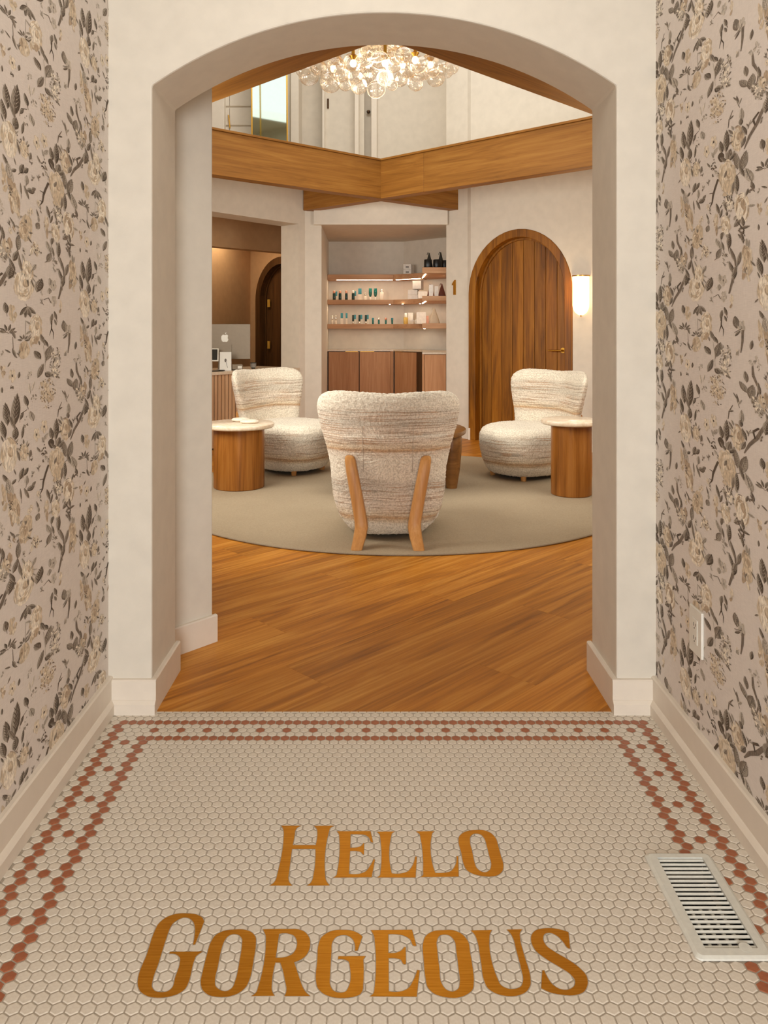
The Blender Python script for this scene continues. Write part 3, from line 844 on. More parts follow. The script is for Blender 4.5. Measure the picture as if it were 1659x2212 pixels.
def chair_seat():
    n, prof = 300, []
    tab = [(0.035, 0.74), (0.05, 0.80), (0.09, 0.875), (0.16, 0.95), (0.24, 0.99), (0.30, 1.0), (0.34, 0.985), (0.375, 0.945), (0.40, 0.87), (0.412, 0.78)]
    prof = [(0.02, 0.035), (0.5, 0.035)]
    K = 46
    for i in range(K + 1):
        z = 0.035 + (0.412 - 0.035) * (i / K)
        prof.append((interp(tab, z), z))
    for i in range(1, 22):
        r_ = 0.78 * (1 - i / 22.0)
        prof.append((r_, 0.412 + 0.016 * (1 - (r_ / 0.78) ** 2)))
    V = []; Fc = []
    for r_, z in prof:
        for i in range(n):
            a = 2 * PI * i / n
            c, s = math.cos(a), math.sin(a)
            e = 2.35
            k = (abs(c) ** e + abs(s) ** e) ** (-1 / e)
            V.append((0.338 * r_ * k * c, 0.065 + 0.365 * r_ * k * s, z))
    for k in range(len(prof) - 1):
        for i in range(n):
            j = (i + 1) % n
            Fc.append((k * n + i, k * n + j, (k + 1) * n + j, (k + 1) * n + i))
    Fc.append(tuple(range(n))); Fc.append(tuple((len(prof) - 1) * n + i for i in range(n)))
    return smooth_mesh('seat', V, Fc, M['boucle'])
def chair_back():
    half = [(0.03, 0.17), (0.07, 0.235), (0.14, 0.285), (0.22, 0.312), (0.32, 0.325), (0.43, 0.332), (0.54, 0.358), (0.64, 0.388), (0.72, 0.405), (0.775, 0.405), (0.815, 0.385), (0.838, 0.345), (0.848, 0.29), (0.848, 0.20), (0.842, 0.10), (0.838, 0.0)]
    right = [(w, z) for z, w in half]
    pts = right + [(-x, z) for x, z in reversed(right[:-1])]
    # resample closed outline evenly
    pts = [Vector((x, z)) for x, z in pts]
    for _ in range(2):
        q = []
        for i in range(len(pts)):
            a, b = pts[i], pts[(i + 1) % len(pts)]
            q += [a * 0.75 + b * 0.25, a * 0.25 + b * 0.75]
        pts = q
    L = [0]
    for i in range(len(pts)): L.append(L[-1] + (pts[(i + 1) % len(pts)] - pts[i]).length)
    n = 380; out = []
    for i in range(n):
        d = L[-1] * i / n
        k = max(j for j in range(len(pts)) if L[j] <= d)
        t = (d - L[k]) / (L[k + 1] - L[k]); out.append(pts[k].lerp(pts[(k + 1) % len(pts)], t))
    cen = Vector((0, 0.48)); T = 0.068; K = 44
    def ym(x, z):
        c = 0.95 - 0.35 * max(0, (0.4 - z) / 0.4)
        return -0.255 - 0.22 * max(0, z - 0.30) + 0.10 * max(0, 0.30 - z) + c * x * x
    V = []; Fc = []
    rows = []
    for side in (-1, 1):
        for i in range(K + 1):
            a = i / K
            rho = math.sin(a * PI / 2) if side < 0 else math.cos(a * PI / 2)
            if side > 0 and i == 0: continue
            rho = max(rho, 0.004)
            th = T * (1 - rho ** 7) ** 0.5 if rho < 1 else 0
            ring = []
            for o_ in out:
                p = cen + (o_ - cen) * rho
                tt = th * (0.85 if p.y > 0.6 else 1.0)
                ring.append((p.x, ym(p.x, p.y) + side * tt, p.y))
            rows.append(ring)
    for r_ in rows: V += r_
    for k in range(len(rows) - 1):
        for i in range(n):
            j = (i + 1) % n
            Fc.append((k * n + i, k * n + j, (k + 1) * n + j, (k + 1) * n + i))
    Fc.append(tuple(range(n))); Fc.append(tuple((len(rows) - 1) * n + i for i in range(n)))
    return smooth_mesh('backrest', V, Fc, M['boucle'])
def rear_leg(sx_):
    # bent wooden leg: rounded-rectangle section swept along a kinked path
    path = [((0.212, -0.335, 0.492), 0.012, 0.012), ((0.211, -0.338, 0.486), 0.019, 0.021), ((0.208, -0.342, 0.470), 0.023, 0.027), ((0.196, -0.350, 0.40), 0.025, 0.030), ((0.168, -0.355, 0.25), 0.026, 0.032), ((0.148, -0.352, 0.135), 0.027, 0.034), ((0.145, -0.358, 0.105), 0.028, 0.036), ((0.152, -0.385, 0.06), 0.027, 0.033), ((0.168, -0.425, 0.0), 0.024, 0.028)]
    V = []; Fc = []; n = 16
    for (c, a, b) in path:
        for i in range(n):
            t = 2 * PI * i / n; co, si = math.cos(t), math.sin(t)
            k = (abs(co) ** 4 + abs(si) ** 4) ** -0.25
            V.append((sx_ * (c[0] + 1.3 * a * k * co), c[1] - 0.006 + b * k * si, c[2]))
    m_ = len(path)
    for k in range(m_ - 1):
        for i in range(n):
            j = (i + 1) % n; Fc.append((k * n + i, k * n + j, (k + 1) * n + j, (k + 1) * n + i))
    Fc.append(tuple(range(n))); Fc.append(tuple((m_ - 1) * n + i for i in range(n)))
    me = smooth_mesh('rear_leg', V, Fc, M['leg'], False)
    me.set_sharp_from_angle(angle=math.radians(38))
    return me
CHG = 'striped boucle lounge chairs on the round rug'
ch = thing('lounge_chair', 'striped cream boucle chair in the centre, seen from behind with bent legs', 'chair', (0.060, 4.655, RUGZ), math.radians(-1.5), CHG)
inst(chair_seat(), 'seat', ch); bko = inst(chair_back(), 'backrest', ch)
M['seam'] = plain('seam_thread', '#b3a28c', 0.9)
for s_ in (-1, 1):
    MB().tube([(s_ * (0.135 + 0.02 * (z_ - 0.4)), -0.255 - 0.22 * (z_ - 0.30) + 0.95 * 0.0185 - 0.068 * (0.85 if z_ > 0.6 else 1.0) - 0.0005, z_) for z_ in (0.66, 0.61, 0.59, 0.55, 0.50, 0.45, 0.40)], 0.0016, 6).obj('seam', M['seam'], bko)
for s_ in (-1, 1):
    l_ = inst(rear_leg(s_), 'rear_leg', ch); l_['label'] = 'bent oak rear leg'
    MB().lathe([(0.001, 0), (0.020, 0), (0.026, 0.06), (0.001, 0.06)], 16, (s_ * 0.17, 0.26, 0)).obj('front_leg', M['leg'], ch, smooth=40)
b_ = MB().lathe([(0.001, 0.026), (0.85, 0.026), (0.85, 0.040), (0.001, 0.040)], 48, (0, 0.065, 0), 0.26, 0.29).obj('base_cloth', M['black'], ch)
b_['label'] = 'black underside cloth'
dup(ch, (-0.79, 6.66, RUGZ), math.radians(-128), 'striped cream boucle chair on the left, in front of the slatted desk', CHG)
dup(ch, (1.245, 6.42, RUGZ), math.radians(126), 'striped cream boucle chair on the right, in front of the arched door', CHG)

# ------------------------------------------------------------------ tables
def side_table(x, y, rd, rt, h, label):
    t = thing('side_table', label, 'side table', (x, y, RUGZ), 0, None)
    MB().lathe([(0.001, 0), (rd - 0.004, 0), (rd, 0.004), (rd, h - 0.034), (0.001, h - 0.034)], 64).obj('drum_base', M['drum'], t, smooth=40)
    MB().lathe([(0.001, h - 0.034), (rt - 0.012, h - 0.034), (rt - 0.003, h - 0.028), (rt, h - 0.018), (rt - 0.003, h - 0.006), (rt - 0.012, h), (0.001, h)], 72).obj('table_top', M['marble'], t, smooth=40)
    return t
lt = G(516.5, 1062, RUGZ); rdl = 109 / 2 / F * (lt.y + 0.18)
sl = side_table((516.5 - CX) / F * (lt.y + rdl), lt.y + rdl, rdl, 76 / F * (lt.y + rdl), 0.483, 'round side table with marble top and wide wooden drum base on the left')
rt_ = G(1234, 1076, RUGZ); rdr = 86 / 2 / F * (rt_.y + 0.14)
sr = side_table((1234 - CX) / F * (rt_.y + rdr), rt_.y + rdr, rdr, 65 / F * (rt_.y + rdr), 0.540, 'tall narrow side table with marble top beside the right jamb')
# two pebble shaped stone dishes on the left side table
M['stone'] = plain('pebble_stone', '#e6d6c2', 0.5, scale=20, col2='#d5c2aa')
tz = RUGZ + 0.483
for (xa, ya, w_, lab) in ((520, 907, 0.066, 'pale stone ring resting at the back of the left side table'), (539, 911, 0.068, 'pale stone ring resting in front of the other on the side table')):
    p = G(xa, ya + 3, tz)
    vv = []; ff = []; n1, n2 = 40, 14
    for i in range(n1):
        a = 2 * PI * i / n1
        for j in range(n2):
            b = 2 * PI * j / n2
            r_ = w_ * (0.62 + 0.38 * math.cos(b)) * (1 + 0.06 * math.cos(2 * a))
            vv.append((r_ * math.cos(a), r_ * 0.8 * math.sin(a), 0.013 + 0.013 * math.sin(b)))
    for i in range(n1):
        for j in range(n2):
            ff.append((i * n2 + j, ((i + 1) % n1) * n2 + j, ((i + 1) % n1) * n2 + (j + 1) % n2, i * n2 + (j + 1) % n2))
    o = MB().add(vv, ff).obj('stone_ring', M['stone'], None, smooth=True)
    o.location = (p.x, p.y, tz); tag(o, lab, 'ornament')
# coffee table hidden behind the centre chair
cp = G(984, 1064, RUGZ)
ct = thing('coffee_table', 'low round wooden table mostly hidden behind the centre chair', 'coffee table', (0.13, 5.93, RUGZ))
ctr = (1006 - CX) / F * 5.95 - 0.13
MB().lathe([(0.001, 0.40), (ctr - 0.03, 0.40), (ctr - 0.006, 0.412), (ctr, 0.428), (ctr - 0.005, 0.443), (ctr - 0.02, 0.450), (0.001, 0.450)], 72).obj('table_top', M['tablewood'], ct, smooth=40)
for k in range(3):
    a = math.radians(-8 + 120 * k)
    MB().lathe([(0.001, 0), (0.040, 0), (0.062, 0.14), (0.075, 0.28), (0.078, 0.38), (0.070, 0.402), (0.001, 0.402)], 28, ((ctr - 0.11) * math.cos(a), (ctr - 0.11) * math.sin(a), 0)).obj('leg', M['tablewood'], ct, smooth=40)

# ================================================================== WALL LAMP, NUMERAL
sp = WRt.s(1256); sz1, sz0 = WRt.z(1256, 595), WRt.z(1256, 681)
sw = (WRt.s(1275) - WRt.s(1237)) / 2
sc = thing('wall_sconce', 'glowing half-round glass wall lamp with brass rim beside the arched door', 'wall lamp', WRt.at(sp, (sz0 + sz1) / 2), WRt.ang)
hh = (sz1 - sz0) / 2
def half_shell(tab, depth, n=20):
    vv = []; ff = []
    for z, w in tab:
        for i in range(n + 1):
            a = PI * i / n
            vv.append((-w * math.cos(a), -0.004 - depth * (w / tab[0][1]) * math.sin(a), z))
    m_ = n + 1
    for k in range(len(tab) - 1):
        for i in range(n): ff.append((k * m_ + i, k * m_ + i + 1, (k + 1) * m_ + i + 1, (k + 1) * m_ + i))
        ff.append((k * m_ + n, k * m_, (k + 1) * m_, (k + 1) * m_ + n))
    ff.append(tuple(range(m_))); ff.append(tuple((len(tab) - 1) * m_ + i for i in range(m_)))
    return vv, ff
shp = sw * 0.92
tab = [(hh - 0.012, shp), (-hh + shp * 1.25, shp)] + [(-hh + shp * 1.25 * (1 - math.sin(a)), shp * math.cos(a)) for a in [PI / 2 * i / 12 for i in range(1, 12)]]
MB().add(*half_shell(tab, 0.085)).obj('glass_shade', M['sconce'], sc, smooth=40)
MB().add(*half_shell([(hh, shp * 1.05), (hh - 0.012, shp * 1.05)], 0.092)).obj('brass_rim', M['brass'], sc)
MB().tube([(0, -0.014, -hh + 0.004), (0, -0.014, -hh - 0.014)], 0.006, 8).obj('finial', M['brass'], sc)
pl_ = bpy.data.lights.new('sconce_light', 'POINT'); pl_.energy = 4; pl_.color = (1.0, 0.66, 0.33); pl_.shadow_soft_size = 0.05
plo = bpy.data.objects.new('sconce_light', pl_); COL.objects.link(plo); plo.location = WRt.at(sp, (sz0 + sz1) / 2 + 0.02, -0.16)
# brass numeral on the narrow wall
pf = Frame((PX, 8.80), (0.975 - PX, 8.585 - 8.80))
n_s = pf.s(982); nz0, nz1 = pf.z(982, 637), pf.z(982, 605)
num = [(-0.008, 0), (0.020, 0), (0.020, nz1 - nz0), (0.006, nz1 - nz0), (-0.030, nz1 - nz0 - 0.045), (-0.030, nz1 - nz0 - 0.058), (-0.008, nz1 - nz0 - 0.045)]
o = MB().prism(num, lambda p, q, h: (p, h, q), -0.014, -0.001).obj('door_number', M['brass'])
o.location = pf.at(n_s, nz0); o.rotation_euler = (0, 0, pf.ang)
tag(o, 'brass numeral 1 on the narrow wall left of the arched door', 'number')

# ================================================================== SHELF NICHE
FYL, FYR = 10.10, 8.93
MX0 = (850 - CX) / F * FYL; MX1, MY1 = (912 - CX) / F * 9.81, 9.81
RX0 = (912 - CX) / F * FYR
nlx = lambda y: -0.645 - (y - 8.82) / (BK - 8.82) * 0.023
prx = lambda y: PX + (0.86 - PX) * (y - 8.80) / 1.15
segL = [(nlx(FYL) + 0.001, FYL), (MX0 - 0.0006, FYL), (MX0 - 0.0006, BK - 0.001), (nlx(BK) + 0.001, BK - 0.001)]
segM = [(MX0 + 0.0006, FYL), (MX1, MY1), (0.62, 10.12), (BX, BK - 0.002), (MX0 + 0.0006, BK - 0.002)]
segR = [(RX0, FYR), (prx(FYR) - 0.001, FYR), (prx(9.88) - 0.001, 9.88), (0.655, 10.08), (MX1 + 0.001, MY1 + 0.001)]
ZS = [(1.845, 1.911), (1.529, 1.586), (1.213, 1.272)]
names = ['top', 'middle', 'bottom']
for k, (z0, z1) in enumerate(ZS):
    sh = thing('wall_shelf', '%s oak shelf of the niche, stepping forward on the right' % names[k], 'shelf', (0, FYL, z0), 0, 'oak shelves in the niche')
    off = lambda p, q, h: (p, q - FYL, h - z0)
    for sg in (segL, segM, segR):
        MB().prism(sg, off, z0, z1).obj('board', M['shelfwood'], sh, bevel=0.002)
    def led(m_): m_.obj('led_strip', M['led'], sh)['label'] = 'glowing light strip'
    if k == 0:
        led(MB().box(uX(727, FYL), uX(848, FYL), 0.012, 0.022, -0.007, -0.0005))
        led(MB().prism([(MX0 + 0.03, FYL - 0.008), (MX1 - 0.02, MY1 + 0.022), (MX1 - 0.02, MY1 + 0.032), (MX0 + 0.03, FYL + 0.002)], lambda p, q, h: (p, q - FYL, h), -0.007, -0.0005))
    if k < 2:
        led(MB().box(RX0 + 0.040, RX0 + 0.052, 9.03 - FYL, 9.70 - FYL, -0.008, -0.0005))
    else:
        led(MB().box(uX(915, 9.2), uX(919, 9.2), 9.2 - FYL, 9.23 - FYL, -0.006, -0.0005))
    if k == 1:
        for x_ in (842, 869, 905): led(MB().box(uX(x_ - 1.5, 10.12), uX(x_ + 1.5, 10.12), 0.0 if x_ < 860 else -0.12 - (x_ - 869) * 0.004, 0.03 if x_ < 860 else -0.10 - (x_ - 869) * 0.004, -0.006, -0.0005))
    for (x_, y_, w_, e_) in ((-0.25, 10.16, 0.8, 1.6), (0.40, 10.05, 0.3, 0.8), (0.64, 9.4, 0.25, 0.9)):
        a_ = area('shelf_light', (x_, y_, z0 - 0.01), (0, 0, 0), w_, 0.02, e_ * (0.7 if k < 2 else 0.4), (1.0, 0.84, 0.62))
# base cabinets and worktop
def pull(x0, x1, y0, z, par):
    dr_ = [c for c in par.children if c.name.startswith('door')]
    par = min(dr_, key=lambda d_: abs(sum(v[0] for v in d_.bound_box) / 8 - (x0 + x1) / 2)) if dr_ else par
    MB().box(x0, x1, y0 - 0.004, y0 + 0.02, z - 0.006, z).obj('edge_pull', M['brass'], par)
WZ = 0.94
cl = thing('base_cabinet', 'left base cabinet of the niche with two oak doors', 'cabinet', (-0.2, FYL, 0), 0, 'oak base cabinets in the niche')
ox = -0.2
MB().box(nlx(FYL) - ox + 0.002, MX0 - ox - 0.002, 0.024, BK - FYL - 0.004, 0, WZ - 0.02).obj('body', M['darkdoor'], cl)
for a, b in ((710, 775), (777, 843)): MB().box(uX(a, FYL) - ox, uX(b, FYL) - ox, 0.004, 0.024, 0.06, WZ - 0.028).obj('door', M['cabwood'], cl, bevel=0.002)
pull(uX(746, FYL) - ox, uX(773, FYL) - ox, 0.004, WZ - 0.021, cl); pull(uX(778, FYL) - ox, uX(808, FYL) - ox, 0.004, WZ - 0.021, cl)
MB().box(uX(843.5, FYL) - ox, uX(850, FYL) - ox, 0.006, 0.024, 0.06, WZ - 0.02).obj('filler_strip', M['cabwood'], cl)
fm = Frame((MX0, FYL), (MX1 - MX0, MY1 - FYL)); Lm = (Vector((MX1, MY1)) - Vector((MX0, FYL))).length
cm = thing('base_cabinet', 'narrow angled base cabinet in the niche corner', 'cabinet', fm.at(0), fm.ang, 'oak base cabinets in the niche')
MB().prism([(0.006, 0.03), (Lm - 0.03, 0.03), (Lm - 0.03, 0.20), (0.06, 0.28)], idf, 0, WZ - 0.02).obj('body', M['darkdoor'], cm)
MB().box(0.012, fm.s(898), 0.008, 0.028, 0.06, WZ - 0.028).obj('door', M['cabwood'], cm, bevel=0.002)
pull(0.02, 0.13, 0.008, WZ - 0.021, cm)
cr_ = thing('base_cabinet', 'front base cabinet of the niche beside the numeral wall', 'cabinet', (RX0, FYR, 0), 0, 'oak base cabinets in the niche')
MB().prism([(0.006, 0.03), (prx(FYR) - RX0 - 0.003, 0.03), (prx(9.8) - RX0 - 0.004, 0.87), (MX1 - RX0 + 0.004, 0.90)], idf, 0, WZ - 0.02).obj('body', M['cabwood'], cr_)
MB().box(0.03, prx(FYR) - RX0 - 0.003, 0.006, 0.026, 0.06, WZ - 0.028).obj('door', M['cabwood'], cr_, bevel=0.002)
MB().box(0.0, 0.026, 0.002, 0.03, 0.0, WZ - 0.02).obj('end_strip', M['cabwood'], cr_)
wt = MB()
for sg in (segL, segM, segR): wt.prism(sg, lambda p, q, h: (p, q, h), WZ - 0.0195, WZ)
wo = wt.obj('worktop', M['counter']); tag(wo, 'pale stone worktop running over the niche cabinets', 'worktop')

# ------------------------------------------------------------------ products
PM = {'teal': plain('teal_card', '#2f7f86', 0.4), 'green': plain('green_glass', '#12655c', 0.12), 'dkgreen': plain('dark_green_glass', '#0f2f2b', 0.15),
      'cream': plain('cream_card', '#e9ddc8', 0.5), 'white': plain('white_card', '#f3ece0', 0.45), 'rose': plain('rose_gold', '#d99a80', 0.25, 0.8),
      'amber': plain('amber_glass', '#d8b25a', 0.15), 'brown': plain('brown_leather', '#6b2c12', 0.4, col2='#4a1c0b', scale=25), 'blackcan': plain('black_can', '#14120f', 0.35),
      'olive': plain('dark_olive_leather', '#2b2618', 0.5), 'linen': plain('pouch_linen', '#d8c4a8', 0.85, scale=60, col2='#c4ad8e', bump=0.4, bscale=400), 'pink': plain('pink_card', '#c68f78', 0.5),
      'grey': plain('grey_print', '#8d857a', 0.6), 'glass': plain('frosted_bottle', '#efe6d4', 0.15), 'ink': plain('ink_print', '#6f675d', 0.6)}
def bottle(x, k, h, w, parts, label, Y=10.22, name='bottle', cat='bottle'):
    """parts: (material, part name, z fraction start, end, radius fraction start, end)"""
    z = ZS[k][1]; sc_ = Y / F
    t = thing(name, label, cat, ((x - CX) * sc_, Y, z), 0, 'products on the niche shelves')
    r_ = w * sc_ / 2; hh_ = h * sc_
    for mt, nm, a, b, ra, rb in parts:
        za, zb = a * hh_ + 0.0004, b * hh_
        e = min(0.004, (zb - za) * 0.2)
        MB().lathe([(0.0005, za), (r_ * ra - e * 0.5, za), (r_ * ra, za + e), (r_ * rb, zb - e), (r_ * rb - e * 0.7, zb), (0.0005, zb)], 20).obj(nm, PM.get(mt) or M[mt], t, smooth=40)
    return t
def carton(x, k, h, w, parts, label, Y=10.22, d=None, rz=0.0, name='carton', zb=None, cat='box'):
    z = ZS[k][1] if zb is None else zb; sc_ = Y / F
    W = w * sc_; D = d if d else W * 0.8
    t = thing(name, label, cat, ((x - CX) * sc_, Y, z), rz, 'products on the niche shelves')
    for mt, nm, a, b in parts:
        MB().box(-W / 2, W / 2, -D / 2, D / 2, a * h * sc_ + 0.0004, b * h * sc_).obj(nm, PM.get(mt) or M[mt], t, bevel=0.0015)
    return t
capd = [('dkgreen', 'body', 0, 0.72, 1, 1), ('rose', 'cap', 0.722, 1, 0.85, 0.8)]
bottle(722, 1, 20, 6.5, capd, 'dark green bottle with rose cap, first on the middle shelf')
carton(726.5, 1, 19, 4, [('cream', 'lower_half', 0, 0.5), ('teal', 'upper_half', 0.502, 1)], 'teal carton half hidden behind the first middle-shelf bottle', Y=10.30)
bottle(734.6, 1, 20, 6.5, capd, 'dark green bottle with rose cap, second on the middle shelf')
bottle(748.2, 1, 20, 6.0, capd, 'slimmer dark green rose-capped bottle standing alone, middle shelf')
bottle(763, 1, 20, 6.5, [('dkgreen', 'body', 0, 0.74, 1, 1), ('chrome', 'cap', 0.742, 1, 0.9, 0.85)], 'dark green bottle with silver cap, middle shelf')
carton(767.5, 1, 19.5, 4, [('cream', 'lower_half', 0, 0.48), ('teal', 'upper_half', 0.482, 1)], 'teal and cream carton behind the silver-capped bottle', Y=10.30)
carton(777.5, 1, 25, 7.2, [('cream', 'lower_half', 0, 0.5), ('teal', 'upper_half', 0.502, 1)], 'tallest teal and cream carton on the middle shelf')
bottle(789, 1, 15.5, 6.2, [('glass', 'body', 0, 0.55, 1, 1), ('chrome', 'cap', 0.552, 1, 0.55, 0.5)], 'short clear bottle with silver dropper cap, middle shelf')
tb = [('white', 'foot', 0, 0.26, 0.42, 0.42), ('green', 'body', 0.262, 0.52, 0.5, 1.0), ('green', 'crown', 0.522, 1, 1.0, 0.95)]
bottle(800, 1, 25.5, 7.4, tb, 'green glass bottle with white foot, left of a pair')
bottle(811, 1, 25.5, 7.4, tb, 'green glass bottle with white foot, right of a pair')
bottle(825, 1, 23, 8.4, [('glass', 'body', 0, 0.74, 1, 1), ('chrome', 'cap', 0.742, 1, 0.75, 0.6)], 'frosted bottle with chrome ball cap, last on the middle shelf')
bottle(717.6, 2, 18.5, 4.2, [('cream', 'base', 0, 0.45, 1, 1), ('chrome', 'cap', 0.452, 1, 0.95, 0.9)], 'slim silver-topped tube, first on the bottom shelf', name='tube')
bottle(725.4, 2, 18.5, 4.2, [('cream', 'base', 0, 0.45, 1, 1), ('chrome', 'cap', 0.452, 1, 0.95, 0.9)], 'slim silver-topped tube, second on the bottom shelf', name='tube')
carton(738.4, 2, 24, 5, [('cream', 'lower_half', 0, 0.52), ('teal', 'upper_half', 0.522, 1)], 'wider tall teal and cream carton on the bottom shelf')
carton(748.8, 2, 24, 4, [('cream', 'lower_half', 0, 0.52), ('teal', 'upper_half', 0.522, 1)], 'narrower tall teal and cream carton on the bottom shelf')
gb = [('chrome', 'foot', 0, 0.3, 0.7, 0.8), ('dkgreen', 'body', 0.302, 1, 1, 1)]
for x_, nm_ in ((762.8, 'first'), (776.6, 'second'), (790.4, 'third')):
    bottle(x_, 2, 20, 4.6, gb, '%s of three dark green silver-footed bottles, bottom shelf' % nm_)
    carton(x_ + 4.2, 2, 20.5, 3.8, [('cream', 'lower_half', 0, 0.5), ('teal', 'upper_half', 0.502, 1)], 'teal carton behind the %s silver-footed bottle' % nm_, Y=10.30)
for i, (x_, cp_) in enumerate(((805.6, 'teal'), (818.3, 'chrome'), (833.5, 'rose'), (847.2, 'teal'))):
    bottle(x_, 2, 13.5, 4.6, [('green', 'body', 0, 0.66, 0.85, 0.9), (cp_, 'cap', 0.662, 1, 1.05, 1.0)], '%s of four tiny green pots, bottom shelf' % ('first', 'second', 'third', 'fourth')[i], name='cosmetic_pot', cat='pot')
# right hand side
def pouch(x, k, h, w, mt, label, Y, rz=0.0, d=None):
    z = ZS[k][1]; sc_ = Y / F; W = w * sc_ / 2; D = d or W * 0.75; Hh = h * sc_
    t = thing('pyramid_pouch', label, 'pouch', ((x - CX) * sc_, Y, z), rz, 'products on the niche shelves')
    n = 24; vv = []; ff = []
    tab = [(0.0005, 0.96), (0.03, 1.0), (0.3, 0.78), (0.6, 0.5), (0.85, 0.24), (0.95, 0.15), (1.0, 0.07)]
    for zf, kf in tab:
        for i in range(n):
            a = 2 * PI * i / n; c, s = math.cos(a), math.sin(a); kk = (abs(c) ** 3.4 + abs(s) ** 3.4) ** (-1 / 3.4)
            vv.append((W * kf * kk * c, D * kf * kk * s, Hh * zf))
    for q in range(len(tab) - 1):
        for i in range(n): ff.append((q * n + i, q * n + (i + 1) % n, (q + 1) * n + (i + 1) % n, (q + 1) * n + i))
    ff.append(tuple(range(n))); ff.append(tuple((len(tab) - 1) * n + i for i in range(n)))
    MB().add(vv, ff).obj('body', PM[mt], t, smooth=50)
    MB().tube([(-0.002, -D * 0.1, Hh * 0.97), (-W * 0.35, -D * 0.15, Hh * 1.0), (-W * 0.5, -D * 0.2, Hh * 0.86)], 0.004, 6).obj('zip_tab', PM[mt], t)
    return t
YR = 9.15
pouch(927, 0, 37, 18, 'olive', 'dark olive pyramid pouch, left one on the top shelf', 9.30)
pouch(952, 0, 38, 18, 'olive', 'dark olive pyramid pouch, right one on the top shelf', 9.30)
for x_, w_, lb in ((924.5, 17.5, 'black round tin at the left end of the front top shelf'), (943.5, 16, 'black round tin in the middle of the front top shelf'), (960, 14, 'black round tin against the wall on the top shelf')):
    bottle(x_, 0, 18.5, w_, [('blackcan', 'body', 0, 1, 1, 0.97)], lb, Y=9.06 if x_ < 955 else 9.16, name='round_tin', cat='tin')
c_ = carton(879.5, 0, 22.5, 17, [('white', 'lower_half', 0, 0.495), ('white', 'upper_half', 0.505, 1)], 'white gift carton with faint grey print on the top shelf', Y=10.15, d=0.09)
for zf in (0.22, 0.72): MB().box(-0.02, 0.02, -0.0462, -0.0452, zf * 0.135 - 0.008, zf * 0.135 + 0.012).obj('print', PM['grey'], c_)
carton(890.5, 0, 22, 7, [('cream', 'box', 0, 1)], 'thin cream carton behind the white gift carton', Y=10.25, d=0.06)
z2 = ZS[1][1]
YB = 9.72
carton(895.5, 1, 10, 26, [('white', 'box', 0, 1)], 'long low white carton at the bottom of the middle-shelf stack', Y=10.04, d=0.10, rz=-0.3)
hb = 10 / F * 10.04
carton(893.5, 1, 10.5, 21, [('white', 'box', 0, 1)], 'white carton in the middle of the middle-shelf stack', Y=10.04, d=0.10, rz=-0.3, zb=z2 + hb + 0.0005)
carton(912.5, 1, 15, 19, [('white', 'box', 0, 1)], 'square white carton right of the middle-shelf stack', Y=9.72, d=0.10)
carton(903, 1, 18, 19, [('white', 'box', 0, 1), ('ink', 'base_line', -0.02, 0.03)], 'white cube carton on top of the middle-shelf stack', Y=10.0, d=0.13, rz=-0.3, zb=z2 + hb * 2.1 + 0.004)
pouch(930.5, 1, 28.5, 17, 'brown', 'brown leather pyramid pouch, left one on the middle shelf', 9.40)
pouch(954.5, 1, 29, 17.5, 'brown', 'brown leather pyramid pouch, right one against the wall', 9.30)
carton(931, 1, 25.5, 9, [('white', 'slab', 0, 1)], 'upright white slab carton in front of the left brown pouch', Y=9.10, d=0.02)
carton(943, 1, 22, 8, [('white', 'slab', 0, 1)], 'upright white slab carton between the brown pouches', Y=9.10, d=0.02)
bottle(876.5, 2, 24, 10, [('amber', 'body', 0, 0.60, 1, 1), ('white', 'cap', 0.602, 1, 0.6, 0.58)], 'amber bottle with tall white cap on the bottom shelf', Y=10.12)
carton(886.5, 2, 24.5, 11, [('white', 'box', 0, 1)], 'tall white carton beside the amber bottle', Y=10.22)
bottle(890.5, 2, 9, 11, [('cream', 'body', 0, 0.6, 1, 1), ('white', 'lid', 0.602, 1, 1.02, 1.0)], 'low cream jar in front of the tall white carton', Y=10.02, name='cream_jar', cat='jar')
bottle(902, 2, 11, 12, [('white', 'body', 0, 0.55, 1, 1), ('white', 'lid', 0.552, 1, 1.0, 0.55)], 'white domed jar on the bottom shelf', Y=9.93, name='cream_jar', cat='jar')
carton(909.5, 2, 25, 20, [('white', 'box', 0, 1)], 'large white carton on the bottom shelf by the linen pouch', Y=9.80, d=0.09)
carton(923.5, 2, 17, 5, [('pink', 'slab', 0, 1)], 'thin pink carton behind the linen pouch', Y=9.6, d=0.02)
pouch(938, 2, 33.5, 24, 'linen', 'pale linen pyramid pouch on the bottom shelf', 9.15)

# ================================================================== RECEPTION DESK
DZ = 0.777
desk = thing('reception_desk', 'slatted oak reception desk with pale stone top', 'desk', WLt.A, WLt.ang)
MB().box(-2.2, -0.004, 0.02, 0.62, 0, DZ - 0.032).obj('body', M['darkdoor'], desk)
MB().box(-2.2, -0.002, -0.022, 0.66, DZ - 0.030, DZ).obj('desk_top', M['counter'], desk, bevel=0.003)
sm = MB().box(-0.0175, 0.0175, -0.006, 0.0195, 0.02, DZ - 0.0305).mesh('slat', M['slat'])
for i in range(46): inst(sm, 'slat', desk, (-0.022 - i * 0.0455, 0, 0))
def ondesk(x, off):
    t = WLt.s(x, off); return WLt.at(t, DZ + 0.0005, off)
